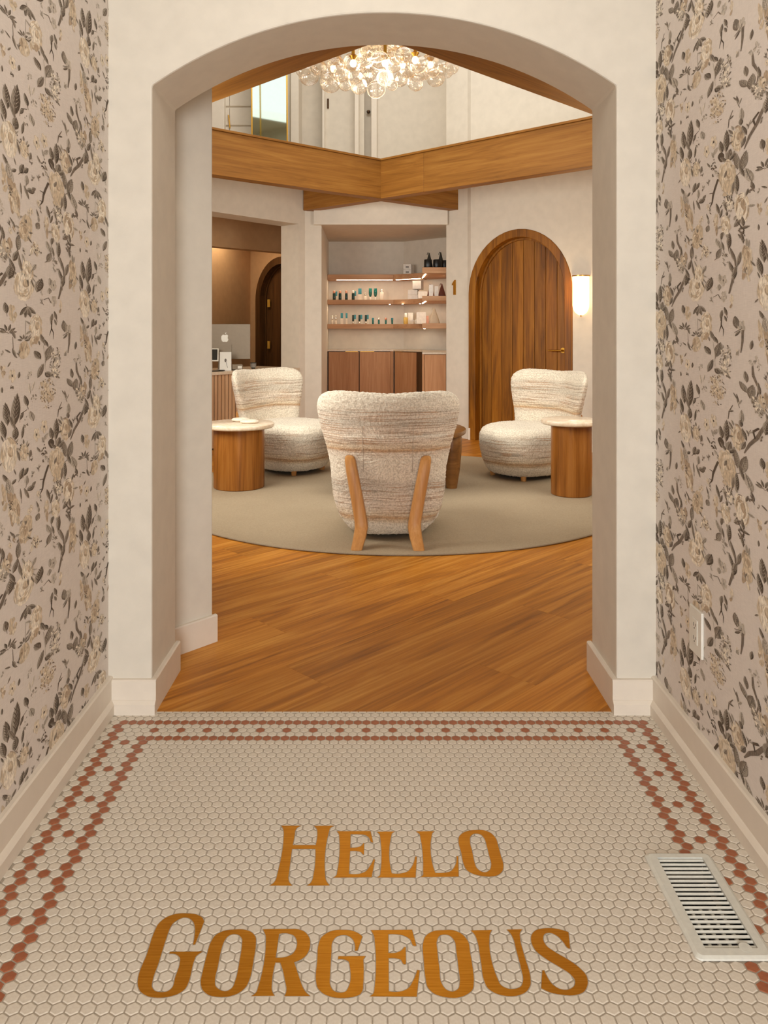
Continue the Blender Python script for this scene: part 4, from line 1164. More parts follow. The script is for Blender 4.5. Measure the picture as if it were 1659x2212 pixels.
# computer seen from behind
mo = 0.30
p0 = ondesk(486, mo)
mang = WLt.ang - 0.80
pc = thing('desktop_computer', 'thin silver desktop computer with apple emblem, seen from the back', 'computer', p0, mang)
zt = EYE + (CY - 700) / F * p0.y - DZ; zb_ = EYE + (CY - 776) / F * p0.y - DZ
bp_ = MB().box(-0.265, 0.265, -0.010, 0.006, zb_, zt).obj('back_panel', M['silver'], pc, bevel=0.003)
MB().box(-0.26, 0.26, 0.0062, 0.010, zb_ + 0.06, zt - 0.006).obj('screen', M['black'], pc)
MB().prism([(-0.075, 0), (0.075, 0), (0.075, 0.008), (-0.075, 0.008)], lambda p, q, h: (p, h, q), -0.10, 0.06).obj('foot', M['silver'], pc)
MB().box(-0.07, 0.07, -0.020, -0.0105, 0.008, zt * 0.55).obj('stand', M['silver'], pc)
ap = [(0, 0.030), (0.012, 0.037), (0.026, 0.035), (0.035, 0.024), (0.030, 0.012), (0.030, -0.004), (0.037, -0.014), (0.028, -0.034), (0.015, -0.043), (0.0, -0.039), (-0.015, -0.043), (-0.030, -0.032), (-0.038, -0.008), (-0.037, 0.018), (-0.025, 0.034), (-0.012, 0.036)]
leafp = [(0.001, 0.041), (0.004, 0.053), (0.016, 0.062), (0.014, 0.050)]
zmid = zt * 0.60 + zb_ * 0.40
em = MB().prism(ap, lambda p, q, h: (p, h, q + zmid), -0.0112, -0.0102).prism(leafp, lambda p, q, h: (p, h, q + zmid), -0.0112, -0.0102)
em.obj('emblem', M['emblem'], bp_)['label'] = 'pale apple shaped emblem'
p1 = ondesk(487, 0.12)
cd = thing('card_stand', 'upright white card with a small dark drawing on the desk', 'card', p1, WLt.ang - 0.75)
hh_ = (797 - 757) / F * p1.y
MB().prism([(-0.06, 0), (0.06, 0), (0.058, hh_), (-0.058, hh_)], lambda p, q, h: (p, h + q * 0.18, q), 0, 0.004).obj('card', M['whiteplastic'], cd)
dw_ = MB().lathe([(0.0005, -0.0006), (0.012, -0.0006), (0.012, 0.0002), (0.0005, 0.0002)], 16); dw_.v = [(v[0] * 0.9 + 0.0, v[2] - 0.0012 + (v[1] * 1.5 + 0.105) * 0.18, v[1] * 1.5 + 0.105) for v in dw_.v]
dw_.tube([(0.004, -0.001 + 0.092 * 0.18, 0.092), (0.022, -0.001 + 0.03 * 0.18, 0.03)], 0.002, 6)
dw_.obj('drawing', PM['ink'], cd)
p2 = ondesk(512, 0.10)
tm = thing('card_terminal', 'small silver box-shaped terminal on the desk edge', 'card terminal', p2, WLt.ang - 0.6)
MB().box(-0.055, 0.055, -0.04, 0.04, 0.006, 0.062).obj('body', M['silver'], tm, bevel=0.008)
MB().box(-0.050, 0.050, -0.036, 0.036, 0, 0.006).obj('foot', M['black'], tm)
MB().box(0.004, 0.046, -0.0412, -0.0398, 0.018, 0.046).obj('face_plate', M['whiteplastic'], tm)
p3 = ondesk(547, 0.22)
cn = thing('candle', 'small glass candle with dark lid and foot on the desk', 'candle', p3)
MB().lathe([(0.0005, 0), (0.020, 0), (0.020, 0.012), (0.0005, 0.012)], 20).obj('foot', M['black'], cn)
MB().lathe([(0.0005, 0.0125), (0.032, 0.0125), (0.032, 0.058), (0.0005, 0.058)], 24).obj('glass', PM['grey'], cn, smooth=40)
MB().lathe([(0.0005, 0.0585), (0.033, 0.0585), (0.033, 0.066), (0.0005, 0.066)], 24).obj('lid', M['black'], cn, smooth=40)
p4 = ondesk(456, 0.20)
tp = thing('tablet_stand', 'white framed tablet tilted on a stand behind the left jamb', 'tablet', p4, WLt.ang - 0.7)
tf = lambda p, q, h: (p, q * 0.85 + h, 0.10 + q * 0.8 - h * 0.6)
tf_ = MB().prism([(-0.10, 0), (0.075, 0), (0.075, 0.16), (-0.10, 0.16)], tf, 0, 0.010).obj('tablet_frame', M['whiteplastic'], tp, bevel=0.003)
MB().prism([(-0.088, 0.014), (0.062, 0.014), (0.062, 0.146), (-0.088, 0.146)], tf, -0.001, -0.0002).obj('screen', M['black'], tf_)
MB().box(-0.03, 0.01, 0.05, 0.075, 0, 0.15).obj('stand', M['whiteplastic'], tp)
cb_ = MB().tube([WLt.at(WLt.s(461), DZ + 0.006, 0.08), WLt.at(WLt.s(474), DZ + 0.006, 0.06), WLt.at(WLt.s(488), DZ + 0.006, 0.05), WLt.at(WLt.s(496), DZ + 0.006, 0.08), WLt.at(WLt.s(492), DZ + 0.006, 0.14)], 0.005, 8).obj('cable', M['black'], None, smooth=True)
tag(cb_, 'black cable lying along the desk edge', 'cable')
p5 = ondesk(505, 0.30)
o = MB().box(-0.03, 0.03, -0.02, 0.02, 0, 0.03).obj('red_case', plain('red_plastic', '#b03a30', 0.4), None, bevel=0.004); o.location = p5; tag(o, 'small red case behind the silver terminal', 'case')

# ================================================================== CHANDELIER
def globe_glass():
    m, t, b = nt('globe_glass')
    out = t.nodes['Material Output']
    t.nodes.remove(b)
    lw_ = N(t, 'ShaderNodeLayerWeight'); lw_.inputs['Blend'].default_value = 0.35
    tr_ = N(t, 'ShaderNodeBsdfTransparent'); tr_.inputs[0].default_value = (0.97, 0.95, 0.92, 1)
    gl = N(t, 'ShaderNodeBsdfGlossy'); gl.inputs['Roughness'].default_value = 0.06; gl.inputs[0].default_value = (1, 0.96, 0.9, 1)
    tl = N(t, 'ShaderNodeBsdfTranslucent'); tl.inputs[0].default_value = (1, 0.95, 0.87, 1)
    nz = N(t, 'ShaderNodeTexNoise'); nz.inputs['Scale'].default_value = 12
    tc = N(t, 'ShaderNodeTexCoord'); t.links.new(tc.outputs['Object'], nz.inputs['Vector'])
    rr = ramp(t, [(0.3, (0.03, 0.03, 0.03, 1)), (0.7, (0.10, 0.10, 0.10, 1))]); t.links.new(nz.outputs[0], rr.inputs[0])
    m1 = N(t, 'ShaderNodeMixShader'); t.links.new(rr.outputs[0], m1.inputs[0]); t.links.new(tr_.outputs[0], m1.inputs[1]); t.links.new(tl.outputs[0], m1.inputs[2])
    m2 = N(t, 'ShaderNodeMixShader')
    mr_ = N(t, 'ShaderNodeMapRange'); mr_.inputs['To Min'].default_value = 0.06; mr_.inputs['To Max'].default_value = 0.62
    t.links.new(lw_.outputs['Facing'], mr_.inputs['Value']); t.links.new(mr_.outputs[0], m2.inputs[0])
    t.links.new(m1.outputs[0], m2.inputs[1]); t.links.new(gl.outputs[0], m2.inputs[2])
    t.links.new(m2.outputs[0], out.inputs['Surface'])
    return m
M['globe'] = globe_glass()
vv = []; ff = []; nu, nv = 72, 26
for j in range(1, nv):
    th = PI * j / nv
    for i in range(nu):
        ph = 2 * PI * i / nu
        k = 1 + 0.035 * math.cos(18 * (ph + 0.55 * th)) * math.sin(th)
        vv.append((k * math.sin(th) * math.cos(ph), k * math.sin(th) * math.sin(ph), 0.95 * k * math.cos(th)))
for j in range(nv - 2):
    for i in range(nu): ff.append((j * nu + i, (j + 1) * nu + i, (j + 1) * nu + (i + 1) % nu, j * nu + (i + 1) % nu))
ff.append(tuple(range(nu))); ff.append(tuple((nv - 2) * nu + i for i in reversed(range(nu))))
gm = MB().add(vv, ff).mesh('glass_globe', M['globe'], True)
CYc = 5.75
chx = (815 - CX) / F * CYc
chd = thing('chandelier', 'wide chandelier of clustered ribbed clear glass globes with gold fittings', 'chandelier', (chx, CYc, 3.9))
front = [(668, 162, 23), (713, 179, 22), (745, 182, 15), (775.5, 186, 18), (813, 193, 20), (847, 184, 12), (866, 171, 16), (897, 180, 17), (941, 168, 20), (962, 152, 18), (933, 150, 17), (711, 163, 19), (738, 160, 18), (765, 164, 19), (793, 162, 18), (832, 169, 18), (789, 128, 19), (760, 135, 19), (820, 130, 20), (850, 140, 18), (880, 150, 18), (905, 140, 19), (870, 118, 18), (690, 148, 17), (725, 140, 19), (840, 108, 18), (800, 104, 18), (930, 132, 17), (975, 145, 16), (655, 150, 17)]
rng = random.Random(3)
pts3 = []
for i, (x, y, r_) in enumerate(front):
    Y = CYc - 0.30 + 0.5 * rng.random() - (0.15 if y < 150 else 0)
    if 640 < x < 690 or x > 935: Y = CYc - 0.05 + 0.2 * rng.random()
    p = P(x, y, Y); pts3.append((p.x, p.y, p.z, r_ / F * Y))
for i in range(46):
    a = 2 * PI * rng.random(); q = 0.60 * math.sqrt(rng.random())
    z = 3.02 + 0.22 * (q / 0.6) ** 2 + 0.36 * rng.random()
    pts3.append((chx + q * math.cos(a), CYc + 0.08 + q * math.sin(a), z, rng.uniform(0.052, 0.068)))
for (x, y, z, r_) in pts3:
    g = inst(gm, 'glass_globe', chd, (x - chx, y - CYc, z - 3.9), rng.random() * 6)
    g.rotation_euler = (rng.uniform(-0.7, 0.7), rng.uniform(-0.7, 0.7), rng.random() * 6)
    g.scale = (r_, r_, r_)
MB().lathe([(0.001, -0.46), (0.42, -0.46), (0.42, -0.43), (0.001, -0.43)], 40).obj('gold_plate', M['brass'], chd)
MB().tube([(0, 0, -0.43), (0, 0, 1.69)], 0.012, 10).obj('rod', M['brass'], chd)
MB().lathe([(0.001, 1.66), (0.08, 1.66), (0.08, 1.70), (0.001, 1.70)], 24).obj('ceiling_cup', M['brass'], chd)
bm_ = MB().lathe([(0.002, -0.026), (0.016, -0.02), (0.024, 0), (0.016, 0.02), (0.002, 0.026)], 16).mesh('bulb', M['bulb'], True)
gs = MB().lathe([(0.004, 0.024), (0.012, 0.024), (0.030, 0.05), (0.012, 0.062), (0.008, 0.40)], 14).mesh('gold_stem', M['brass'], 40)
for (x, y, dy) in ((763, 137, -0.28), (832, 137, -0.30), (897, 130, -0.20), (800, 118, 0.1), (870, 140, 0.2), (720, 150, 0.1), (930, 140, 0.15)):
    p = P(x, y, CYc + dy)
    st_ = inst(gs, 'gold_stem', chd, (p.x - chx, p.y - CYc, p.z - 3.9))
    inst(bm_, 'bulb', st_)
cl_ = bpy.data.lights.new('chandelier_light', 'POINT'); cl_.energy = 7; cl_.color = (1.0, 0.86, 0.66); cl_.shadow_soft_size = 0.12
clo = bpy.data.objects.new('chandelier_light', cl_); COL.objects.link(clo); clo.location = (chx, CYc, 3.06)

# ================================================================== BRASS LETTERS IN THE FLOOR
def parse(txt):
    out = []
    for w in txt.split():
        c = w.endswith('*'); w = w.rstrip('*'); a, b = w.split(','); out.append((float(a), float(b), c))
    return out
def spline(pts, closed=True, n=6):
    """Catmull-Rom through the points; corner points (flag) stay sharp; long straight runs stay straight"""
    res = []; m = len(pts)
    for i in range(m):
        p0, p1, p2, p3 = pts[i - 1], pts[i], pts[(i + 1) % m], pts[(i + 2) % m]
        a, b = Vector(p1[:2]), Vector(p2[:2])
        L = (b - a).length
        if p1[2] and p2[2]:
            res.append(a); continue
        def tangent(pv, pc, pn):
            if pc[2]: return None
            A, B, Cc = Vector(pv[:2]), Vector(pc[:2]), Vector(pn[:2])
            d1, d2 = (B - A), (Cc - B)
            if d1.length < 1e-6 or d2.length < 1e-6: return None
            t = d1.normalized() / d1.length + d2.normalized() / d2.length
            return t.normalized()
        t1, t2 = tangent(p0, p1, p2), tangent(p1, p2, p3)
        ch_ = (b - a)
        if t1 is None: t1 = (2 * ch_.normalized() - (t2 or ch_.normalized()))
        if t2 is None: t2 = (2 * ch_.normalized() - t1)
        t1 = t1 * L * 0.9; t2 = t2 * L * 0.9
        for k in range(n):
            u = k / n
            h0 = 2 * u ** 3 - 3 * u ** 2 + 1; h1 = u ** 3 - 2 * u ** 2 + u; h2 = -2 * u ** 3 + 3 * u ** 2; h3 = u ** 3 - u ** 2
            res.append(a * h0 + t1 * h1 + b * h2 + t2 * h3)
    return res
D1, D2, D3, D4, D5 = (570, 1770, 1659 / 260), (800, 1770, 1659 / 300), (280, 1960, 1659 / 340), (540, 1960, 1659 / 380), (900, 1960, 1659 / 390)
LET = [
 ('H', D1, 'tall brass letter H beginning the upper word in the tile floor', '240,88* 515,88* 455,118 430,165 425,210 395,355* 715,355* 738,190 734,140 690,90* 970,88* 915,120 895,180 845,780 852,830 880,880 905,908* 590,910* 640,880 670,830 690,740 712,405* 388,405* 345,740 337,810 350,865 390,910* 78,910* 140,870 165,830 185,760 275,230 275,170 262,120', None),
 ('E', D1, 'brass letter E, second letter of the upper floor word', '1005,165* 1470,162* 1505,318* 1480,310 1450,250 1400,215 1330,205 1195,205* 1190,390* 1270,388 1335,370 1372,328* 1382,328* 1378,485* 1365,480 1340,450 1280,435 1188,435* 1172,750* 1330,748 1400,720 1460,650 1515,545* 1530,560* 1485,795* 955,800* 1000,770 1012,720 1042,260 1035,200', None),
 ('L', D2, 'brass letter L, first of the two in the upper word', '78,148* 290,145* 260,165 248,205 255,645* 375,645 450,620 510,540 535,445* 555,445* 540,692* 80,692* 115,670 122,630 120,230 112,185', None),
 ('L', D2, 'brass letter L, second of the two, left of the upper O', '545,145* 765,142* 740,165 730,205 775,640* 880,638 960,620 1010,560 1030,440* 1050,440* 1055,682* 597,688* 630,665 632,620 602,230 590,180', None),
 ('O', D2, 'brass letter O ending the upper word in the floor', '1250,128 1350,130 1440,165 1500,230 1525,310 1560,440 1588,540 1580,610 1530,660 1440,680 1320,672 1220,645 1150,600 1115,530 1085,390 1055,270 1060,210 1110,160 1180,135', '1265,168 1320,180 1365,230 1390,310 1420,430 1445,540 1430,600 1380,632 1320,622 1270,580 1240,500 1215,380 1190,270 1195,205 1225,175'),
 ('G', D3, 'large tall brass letter G beginning the lower word', '620,65 700,75 770,115 785,150* 690,390* 668,392* 685,300 690,220 670,150 630,115 575,105 510,130 455,170 420,230 395,300 300,600 240,780 235,840 265,880 330,895 400,885 450,845 480,740 530,580 530,530 500,500 420,488* 425,470* 770,465* 740,482 700,515 680,560 620,790 590,850 520,905 420,938 300,950 180,930 110,880 85,810 90,740 180,500 260,260 300,180 380,110 490,70', None),
 ('O', D3, 'brass letter O between the tall G and the R', '1100,235 1200,235 1280,260 1325,310 1330,390 1305,560 1270,740 1230,830 1150,900 1040,938 920,940 830,920 765,860 750,790 770,680 820,480 850,380 900,300 990,250', '1095,280 1150,290 1185,330 1185,390 1160,560 1115,770 1080,850 1010,885 950,870 905,830 900,760 930,620 965,450 1000,350 1040,300'),
 ('R', D4, 'brass letter R, third letter of the lower floor word', '122,208* 370,205 440,206 510,228 560,290 565,370 530,450 480,490 415,515* 430,560 470,680 500,760 530,805 565,835* 325,835* 340,805 345,770 330,690 310,590 285,520* 240,518* 205,730 205,780 230,832* 15,835* 60,800 78,750 150,320 148,265', '275,248* 360,245 420,270 445,330 435,390 400,440 330,470 242,475*'),
 ('G', D4, 'smaller brass letter G in the middle of the lower word', '870,213 960,220 1020,245 1060,275* 1015,405* 990,408* 990,350 970,300 920,265 870,260 810,280 775,330 768,420 755,640 755,730 780,780 850,805 900,795 935,740 942,560 930,510 890,490 830,488* 835,462* 1090,460* 1068,490* 1068,720 1062,780 1035,820 990,838 900,852 780,845 690,810 635,750 622,680 635,500 645,360 670,290 740,235 810,215', None),
 ('E', D4, 'brass letter E, fifth letter of the lower floor word', '1140,215* 1528,212* 1568,360* 1548,362 1510,300 1450,265 1380,252 1305,252* 1305,430* 1380,428 1430,405 1455,375* 1468,375* 1470,532* 1455,535 1420,490 1370,478 1307,478* 1308,792* 1430,792 1490,765 1540,690 1578,590* 1600,595* 1572,840* 1132,838* 1168,805 1175,760 1178,330 1170,270', None),
 ('O', D5, 'brass letter O between E and U in the lower word', '250,210 340,212 420,250 475,320 490,410 515,560 525,680 515,750 460,800 370,828 260,822 160,790 100,730 82,650 65,480 60,330 80,270 140,225', '260,248 310,262 350,310 365,400 385,560 397,690 385,745 330,775 270,755 225,690 208,560 190,400 185,310 210,260'),
 ('U', D5, 'brass letter U near the end of the lower word', '498,212* 692,208* 675,235 668,285 745,660 770,710 830,745 900,750 960,725 978,680 960,560 915,390 890,290 870,250 830,205* 970,202* 950,230 950,285 985,430 1045,650 1045,710 1010,770 930,808 820,812 720,785 650,735 620,670 590,490 555,300 540,260', None),
 ('S', D5, 'brass letter S ending the lower word in the floor', '1240,192 1320,205 1395,228* 1410,378* 1395,375 1350,320 1290,260 1220,232 1175,245 1162,290 1190,350 1270,410 1390,480 1500,560 1560,630 1572,700 1540,770 1450,805 1330,800 1230,780 1145,740* 1155,580* 1172,580* 1200,640 1250,710 1330,755 1400,755 1450,720 1455,670 1420,620 1320,550 1180,465 1090,390 1055,320 1055,260 1090,215 1160,195', None),
]
def offset_poly(pl, d):
    """push a closed outline outwards by d (sign follows winding)"""
    ar = sum(pl[i - 1].x * pl[i].y - pl[i].x * pl[i - 1].y for i in range(len(pl)))
    sg = 1 if ar > 0 else -1
    out = []
    for i in range(len(pl)):
        a, b, c = pl[i - 1], pl[i], pl[(i + 1) % len(pl)]
        e1, e2 = (b - a), (c - b)
        if e1.length < 1e-7: e1 = e2
        if e2.length < 1e-7: e2 = e1
        n1 = Vector((e1.y, -e1.x)).normalized(); n2 = Vector((e2.y, -e2.x)).normalized()
        nn_ = n1 + n2
        if nn_.length < 0.35: nn_ = n1
        nn_.normalize()
        out.append(b + nn_ * d * sg)
    return out
def floorpts(txt, D):
    pl = spline(parse(txt))
    out = []
    for p in pl:
        q = G(D[0] + p.x / D[2], D[1] + p.y / D[2], 0.0006)
        v = Vector((q.x, q.y))
        if not out or (v - out[-1]).length > 2e-4: out.append(v)
    if (out[0] - out[-1]).length < 2e-4: out.pop()
    return out
for nm, D, lab, outl, hole in LET:
    po = floorpts(outl, D); hs = [floorpts(hole, D)] if hole else []
    cen = sum(po, Vector((0, 0))) / len(po)
    t = thing('brass_letter', lab, 'letter', (cen.x, cen.y, 0), 0, 'brass letters of the floor greeting')
    sh2 = lambda pl: [(p.x - cen.x, p.y - cen.y) for p in pl]
    MB().prism(sh2(po), idf, -0.002, 0.0007, [sh2(h) for h in hs]).obj('plate', M['letter'], t)
    gro = offset_poly(po, 0.0016); ghs = [offset_poly(h, -0.0016) for h in hs]
    MB().prism(sh2(gro), idf, -0.002, 0.00022, [sh2(h) for h in ghs]).obj('grout_joint', M['grout'], t)

# ================================================================== FLOOR REGISTER
rc = ((VX0 + VX1) / 2, (VY0 + VY1) / 2)
rg = thing('floor_register', 'white metal floor vent with twenty louvres set in the tiles', 'floor vent', (rc[0], rc[1], 0.0))
def rr4(x0, x1, y0, y1, r_, n=5):
    pts = []
    for cx_, cy_, a_ in ((x1 - r_, y1 - r_, 0), (x0 + r_, y1 - r_, PI / 2), (x0 + r_, y0 + r_, PI), (x1 - r_, y0 + r_, 1.5 * PI)):
        for i in range(n + 1):
            a = a_ + PI / 2 * i / n; pts.append((cx_ + r_ * math.cos(a) - rc[0], cy_ + r_ * math.sin(a) - rc[1]))
    return pts
inn_ = rr4(OX0, OX1, OY0, OY1, 0.001, 1)
fo = MB()
# sloped rim: outer low ring to inner flat ring
rings = [(rr4(VX0, VX1, VY0, VY1, 0.012), 0.0004), (rr4(VX0 + 0.001, VX1 - 0.001, VY0 + 0.001, VY1 - 0.001, 0.012), 0.003), (rr4(VX0 + 0.007, VX1 - 0.007, VY0 + 0.007, VY1 - 0.007, 0.010), 0.0062)]
n_ = len(rings[0][0]); vv = []; ff = []
for pl, z in rings: vv += [(p[0], p[1], z) for p in pl]
for k in range(2):
    for i in range(n_): ff.append((k * n_ + i, k * n_ + (i + 1) % n_, (k + 1) * n_ + (i + 1) % n_, (k + 1) * n_ + i))
fo.add(vv, ff)
fo.prism(rings[2][0], idf, 0.0060, 0.0062, [inn_])
fo.prism(rr4(OX0 - 0.001, OX1 + 0.001, OY0 - 0.001, OY1 + 0.001, 0.001, 1), idf, -0.03, 0.0061, [inn_])
fo.obj('frame', M['registerwhite'], rg)
slm = MB()
npro = 8; w2 = (OX1 - OX0) / 2 - 0.0005
vv = []; ff = []
for sx_ in (-w2, w2):
    for i in range(npro + 1):
        a = i / npro
        vv.append((sx_, 0.0034 - 0.0040 * a, 0.0034 - 0.0030 * a * a))
    for i in range(npro, -1, -1):
        a = i / npro
        vv.append((sx_, 0.0034 - 0.0040 * a + 0.0003, 0.0024 - 0.0030 * a * a))
m_ = 2 * (npro + 1)
for i in range(m_): ff.append((i, (i + 1) % m_, m_ + (i + 1) % m_, m_ + i))
ff.append(tuple(range(m_))); ff.append(tuple(range(2 * m_ - 1, m_ - 1, -1)))
sme = slm.add(vv, ff).mesh('louvre', M['registerwhite'], 40)
pitch = (OY1 - OY0) / 20
for i in range(20): inst(sme, 'louvre', rg, ((OX0 + OX1) / 2 - rc[0], OY0 + (i + 0.5) * pitch - rc[1], 0))
dm = MB()
for i in range(5): dm.box(OX0 - rc[0] + 0.004 + i * 0.020, OX0 - rc[0] + 0.010 + i * 0.020, OY0 - rc[1] + 0.002, OY0 - rc[1] + 0.14, -0.024, -0.020)
dm.obj('damper', M['registerwhite'], rg)
MB().box(OX0 - rc[0] - 0.02, OX1 - rc[0] + 0.02, OY0 - rc[1] - 0.02, OY1 - rc[1] + 0.02, -0.052, -0.0505).obj('duct', M['dark'], rg)
lv = MB().lathe([(0.0005, 0), (0.012, 0), (0.012, 0.0025), (0.0005, 0.0025)], 20, (OX1 - rc[0] - 0.024, OY0 - rc[1] + 0.002, 0.004)).obj('lever', M['registerwhite'], rg)

# ================================================================== WALL SOCKET
oc = (2.138, 0.376)
so = thing('wall_socket', 'white screwless double socket plate on the right papered wall', 'socket', (WR, oc[0], oc[1]), PI / 2)
# local x along -Y.. local y pushes into the room side
MB().box(-0.041, 0.041, 0.0, 0.0075, -0.0625, 0.0625).obj('plate', M['whiteplastic'], so, bevel=0.002)
MB().box(-0.017, 0.017, 0.0075, 0.0095, -0.034, 0.034).obj('insert', M['whiteplastic'], so, bevel=0.001)
for z_ in (-0.018, 0.018):
    h_ = MB().box(-0.007, -0.0045, 0.0090, 0.0097, z_ - 0.004, z_ + 0.004).box(0.0045, 0.007, 0.0090, 0.0097, z_ - 0.005, z_ + 0.005).box(-0.002, 0.002, 0.0090, 0.0097, z_ - 0.011, z_ - 0.007)
    h_.obj('outlet_slots', M['black'], so)

# ================================================================== WALLPAPER PRINT
INK = {'d': '#5a4c3e', 'm': '#7c6e60', 'g': '#a59a8c', 'l': '#c8bdaf', 't': '#d3c0a6', 'y': '#e4d5bf', 'c': '#f1e5d3', 'r': '#b9a38a', 'o': '#8a7a6a'}
INK = {k: S(v) for k, v in INK.items()}
polys = []          # (list of 2D crop points, colour)
rw = random.Random(11)
def emitp(pts, c): polys.append((pts, INK[c]))
def rot(cx, cy, x, y, ang):
    a = math.radians(ang); return (cx + x * math.cos(a) - y * math.sin(a), cy + x * math.sin(a) + y * math.cos(a))
def blob(cx, cy, rx, ry, c, ang=0, wob=0.12, n=12):
    ph = rw.random() * 6
    emitp([rot(cx, cy, rx * math.cos(2 * PI * i / n) * (1 + wob * math.sin(3 * 2 * PI * i / n + ph)), ry * math.sin(2 * PI * i / n) * (1 + wob * math.cos(2 * 2 * PI * i / n + ph)), ang) for i in range(n)], c)
def strip(pts, ws, c):
    """tapering stroke through pts as quads"""
    for i in range(len(pts) - 1):
        (x0, y0), (x1, y1) = pts[i], pts[i + 1]
        dx, dy = x1 - x0, y1 - y0; L = math.hypot(dx, dy) or 1
        nx, ny = -dy / L, dx / L
        emitp([(x0 + nx * ws[i], y0 + ny * ws[i]), (x1 + nx * ws[i + 1], y1 + ny * ws[i + 1]), (x1 - nx * ws[i + 1], y1 - ny * ws[i + 1]), (x0 - nx * ws[i], y0 - ny * ws[i])], c)
def leaf(cx, cy, L, w, ang=0, c='d', c2=None):
    """pointed leaf, half length L, half width w, ang clockwise from up"""
    c2 = c2 or {'d': 'g', 'g': 'l', 'm': 'g', 't': 'y'}.get(c, 'g')
    n = 7
    A = [(w * math.sin(PI * i / n) ** 0.8 * (1.1 - 0.25 * i / n), L - 2 * L * i / n) for i in range(n + 1)]
    B = [(-w * math.sin(PI * i / n) ** 0.8 * (1.1 - 0.25 * i / n), L - 2 * L * i / n) for i in range(n, -1, -1)]
    emitp([rot(cx, cy, x, y, ang) for x, y in A + B[1:-1]], c2)
    half = [(x * 0.95, y * 0.96) for x, y in A] + [(-w * 0.08, -L * 0.8), (-w * 0.22, 0), (-w * 0.08, L * 0.8)]
    emitp([rot(cx, cy, x, y, ang) for x, y in half], c)
    for k in (-0.5, -0.25, 0.0, 0.25, 0.5):
        strip([rot(cx, cy, -w * 0.05, L * k, ang), rot(cx, cy, -w * 0.62, L * (k - 0.28), ang)], [w * 0.10, w * 0.03], c)
        strip([rot(cx, cy, w * 0.08, L * k, ang), rot(cx, cy, w * 0.60, L * (k - 0.30), ang)], [w * 0.07, w * 0.02], c2)
    if L > 30 and rw.random() < 0.5:
        b0 = rot(cx, cy, 0, L * 0.95, ang); strip([b0, rot(cx, cy, w * rw.uniform(-0.8, 0.8), L * 1.45, ang)], [2.5, 1.5], 'm')
    strip([rot(cx, cy, 0, L, ang), rot(cx, cy, 0, -L * 0.8, ang)], [w * 0.06, w * 0.04], 'd' if c != 'd' else 'm')
def crescent(cx, cy, rx, ry, a0_, a1_, thick, c, ang=0, n=6):
    outp = [rot(cx, cy, rx * math.cos(a0_ + (a1_ - a0_) * i / n), ry * math.sin(a0_ + (a1_ - a0_) * i / n), ang) for i in range(n + 1)]
    inp = [rot(cx, cy, rx * (1 - thick * math.sin(PI * i / n)) * math.cos(a0_ + (a1_ - a0_) * i / n), ry * (1 - thick * math.sin(PI * i / n)) * math.sin(a0_ + (a1_ - a0_) * i / n), ang) for i in range(n + 1)]
    for i in range(n): emitp([outp[i], outp[i + 1], inp[i + 1], inp[i]], c)
def rose(cx, cy, rx, ry, ang=0, base='c', mid='y', dk='t'):
    for k in range(7):
        a = 2 * PI * k / 7 + rw.random() * 0.5
        x, y = rot(cx, cy, rx * 0.62 * math.cos(a), ry * 0.62 * math.sin(a), ang)
        blob(x, y, rx * 0.46, ry * 0.42, base if k % 3 else mid, ang)
    blob(cx, cy, rx * 0.75, ry * 0.75, base, ang)
    for k in range(9):
        a = rw.random() * 6.28; q = rw.choice((0.98, 0.8, 0.6, 0.42))
        crescent(cx, cy, rx * q, ry * q, a, a + rw.uniform(0.8, 1.7), rw.uniform(0.12, 0.4), rw.choice((mid, dk, dk)), ang)
    blob(cx + rx * 0.2, cy - ry * 0.15, rx * 0.34, ry * 0.32, dk, ang)
    crescent(cx + rx * 0.2, cy - ry * 0.15, rx * 0.30, ry * 0.3, 0.5, 3.4, 0.5, 'r', ang)
    for k in range(11):
        a = rw.random() * 6.28; q = rw.choice((1.03, 0.9, 0.7, 0.5))
        crescent(cx, cy, rx * q, ry * q, a, a + rw.uniform(0.4, 1.0), 0.06, rw.choice('orrt'), ang, 4)
    if ry > 60:
        for k in range(5):
            a = rw.random() * 6.28
            x, y = rot(cx, cy, rx * 1.25 * math.cos(a), ry * 1.2 * math.sin(a), ang)
            leaf(x, y, rw.uniform(16, 30), rw.uniform(6, 11), math.degrees(math.atan2(math.cos(a) * rx, -math.sin(a) * ry)), rw.choice('dmgg'))
def dots(cx, cy, rx, ry, n, cs='gm', size=7):
    for k in range(n):
        a = 2 * PI * rw.random(); q = math.sqrt(rw.random())
        x, y = cx + rx * q * math.cos(a), cy + ry * q * math.sin(a)
        s_ = size * rw.uniform(0.5, 1.2)
        blob(x, y, s_ * 0.7, s_ * 1.5, rw.choice(cs), rw.uniform(-60, 60), 0.25, 7)
def flower(cx, cy, rx, ry, c='y', dk='m'):
    for k in range(5):
        a = 2 * PI * k / 5 + 0.3
        blob(cx + rx * 0.6 * math.cos(a), cy + ry * 0.6 * math.sin(a), rx * 0.42, ry * 0.42, c, 0, 0.1, 9)
        crescent(cx + rx * 0.6 * math.cos(a), cy + ry * 0.6 * math.sin(a), rx * 0.42, ry * 0.42, a - 0.9, a + 0.9, 0.2, 't', 0, 4)
    blob(cx, cy, rx * 0.2, ry * 0.2, dk, 0, 0.2, 7)
def petals(cx, cy, rx, ry, n=6, cs='tyr', ang=0):
    for k in range(n):
        blob(cx + rx * rw.uniform(-0.6, 0.6), cy + ry * rw.uniform(-0.6, 0.6), rx * rw.uniform(0.25, 0.45), ry * rw.uniform(0.3, 0.5), rw.choice(cs), ang + rw.uniform(-25, 25), 0.2)
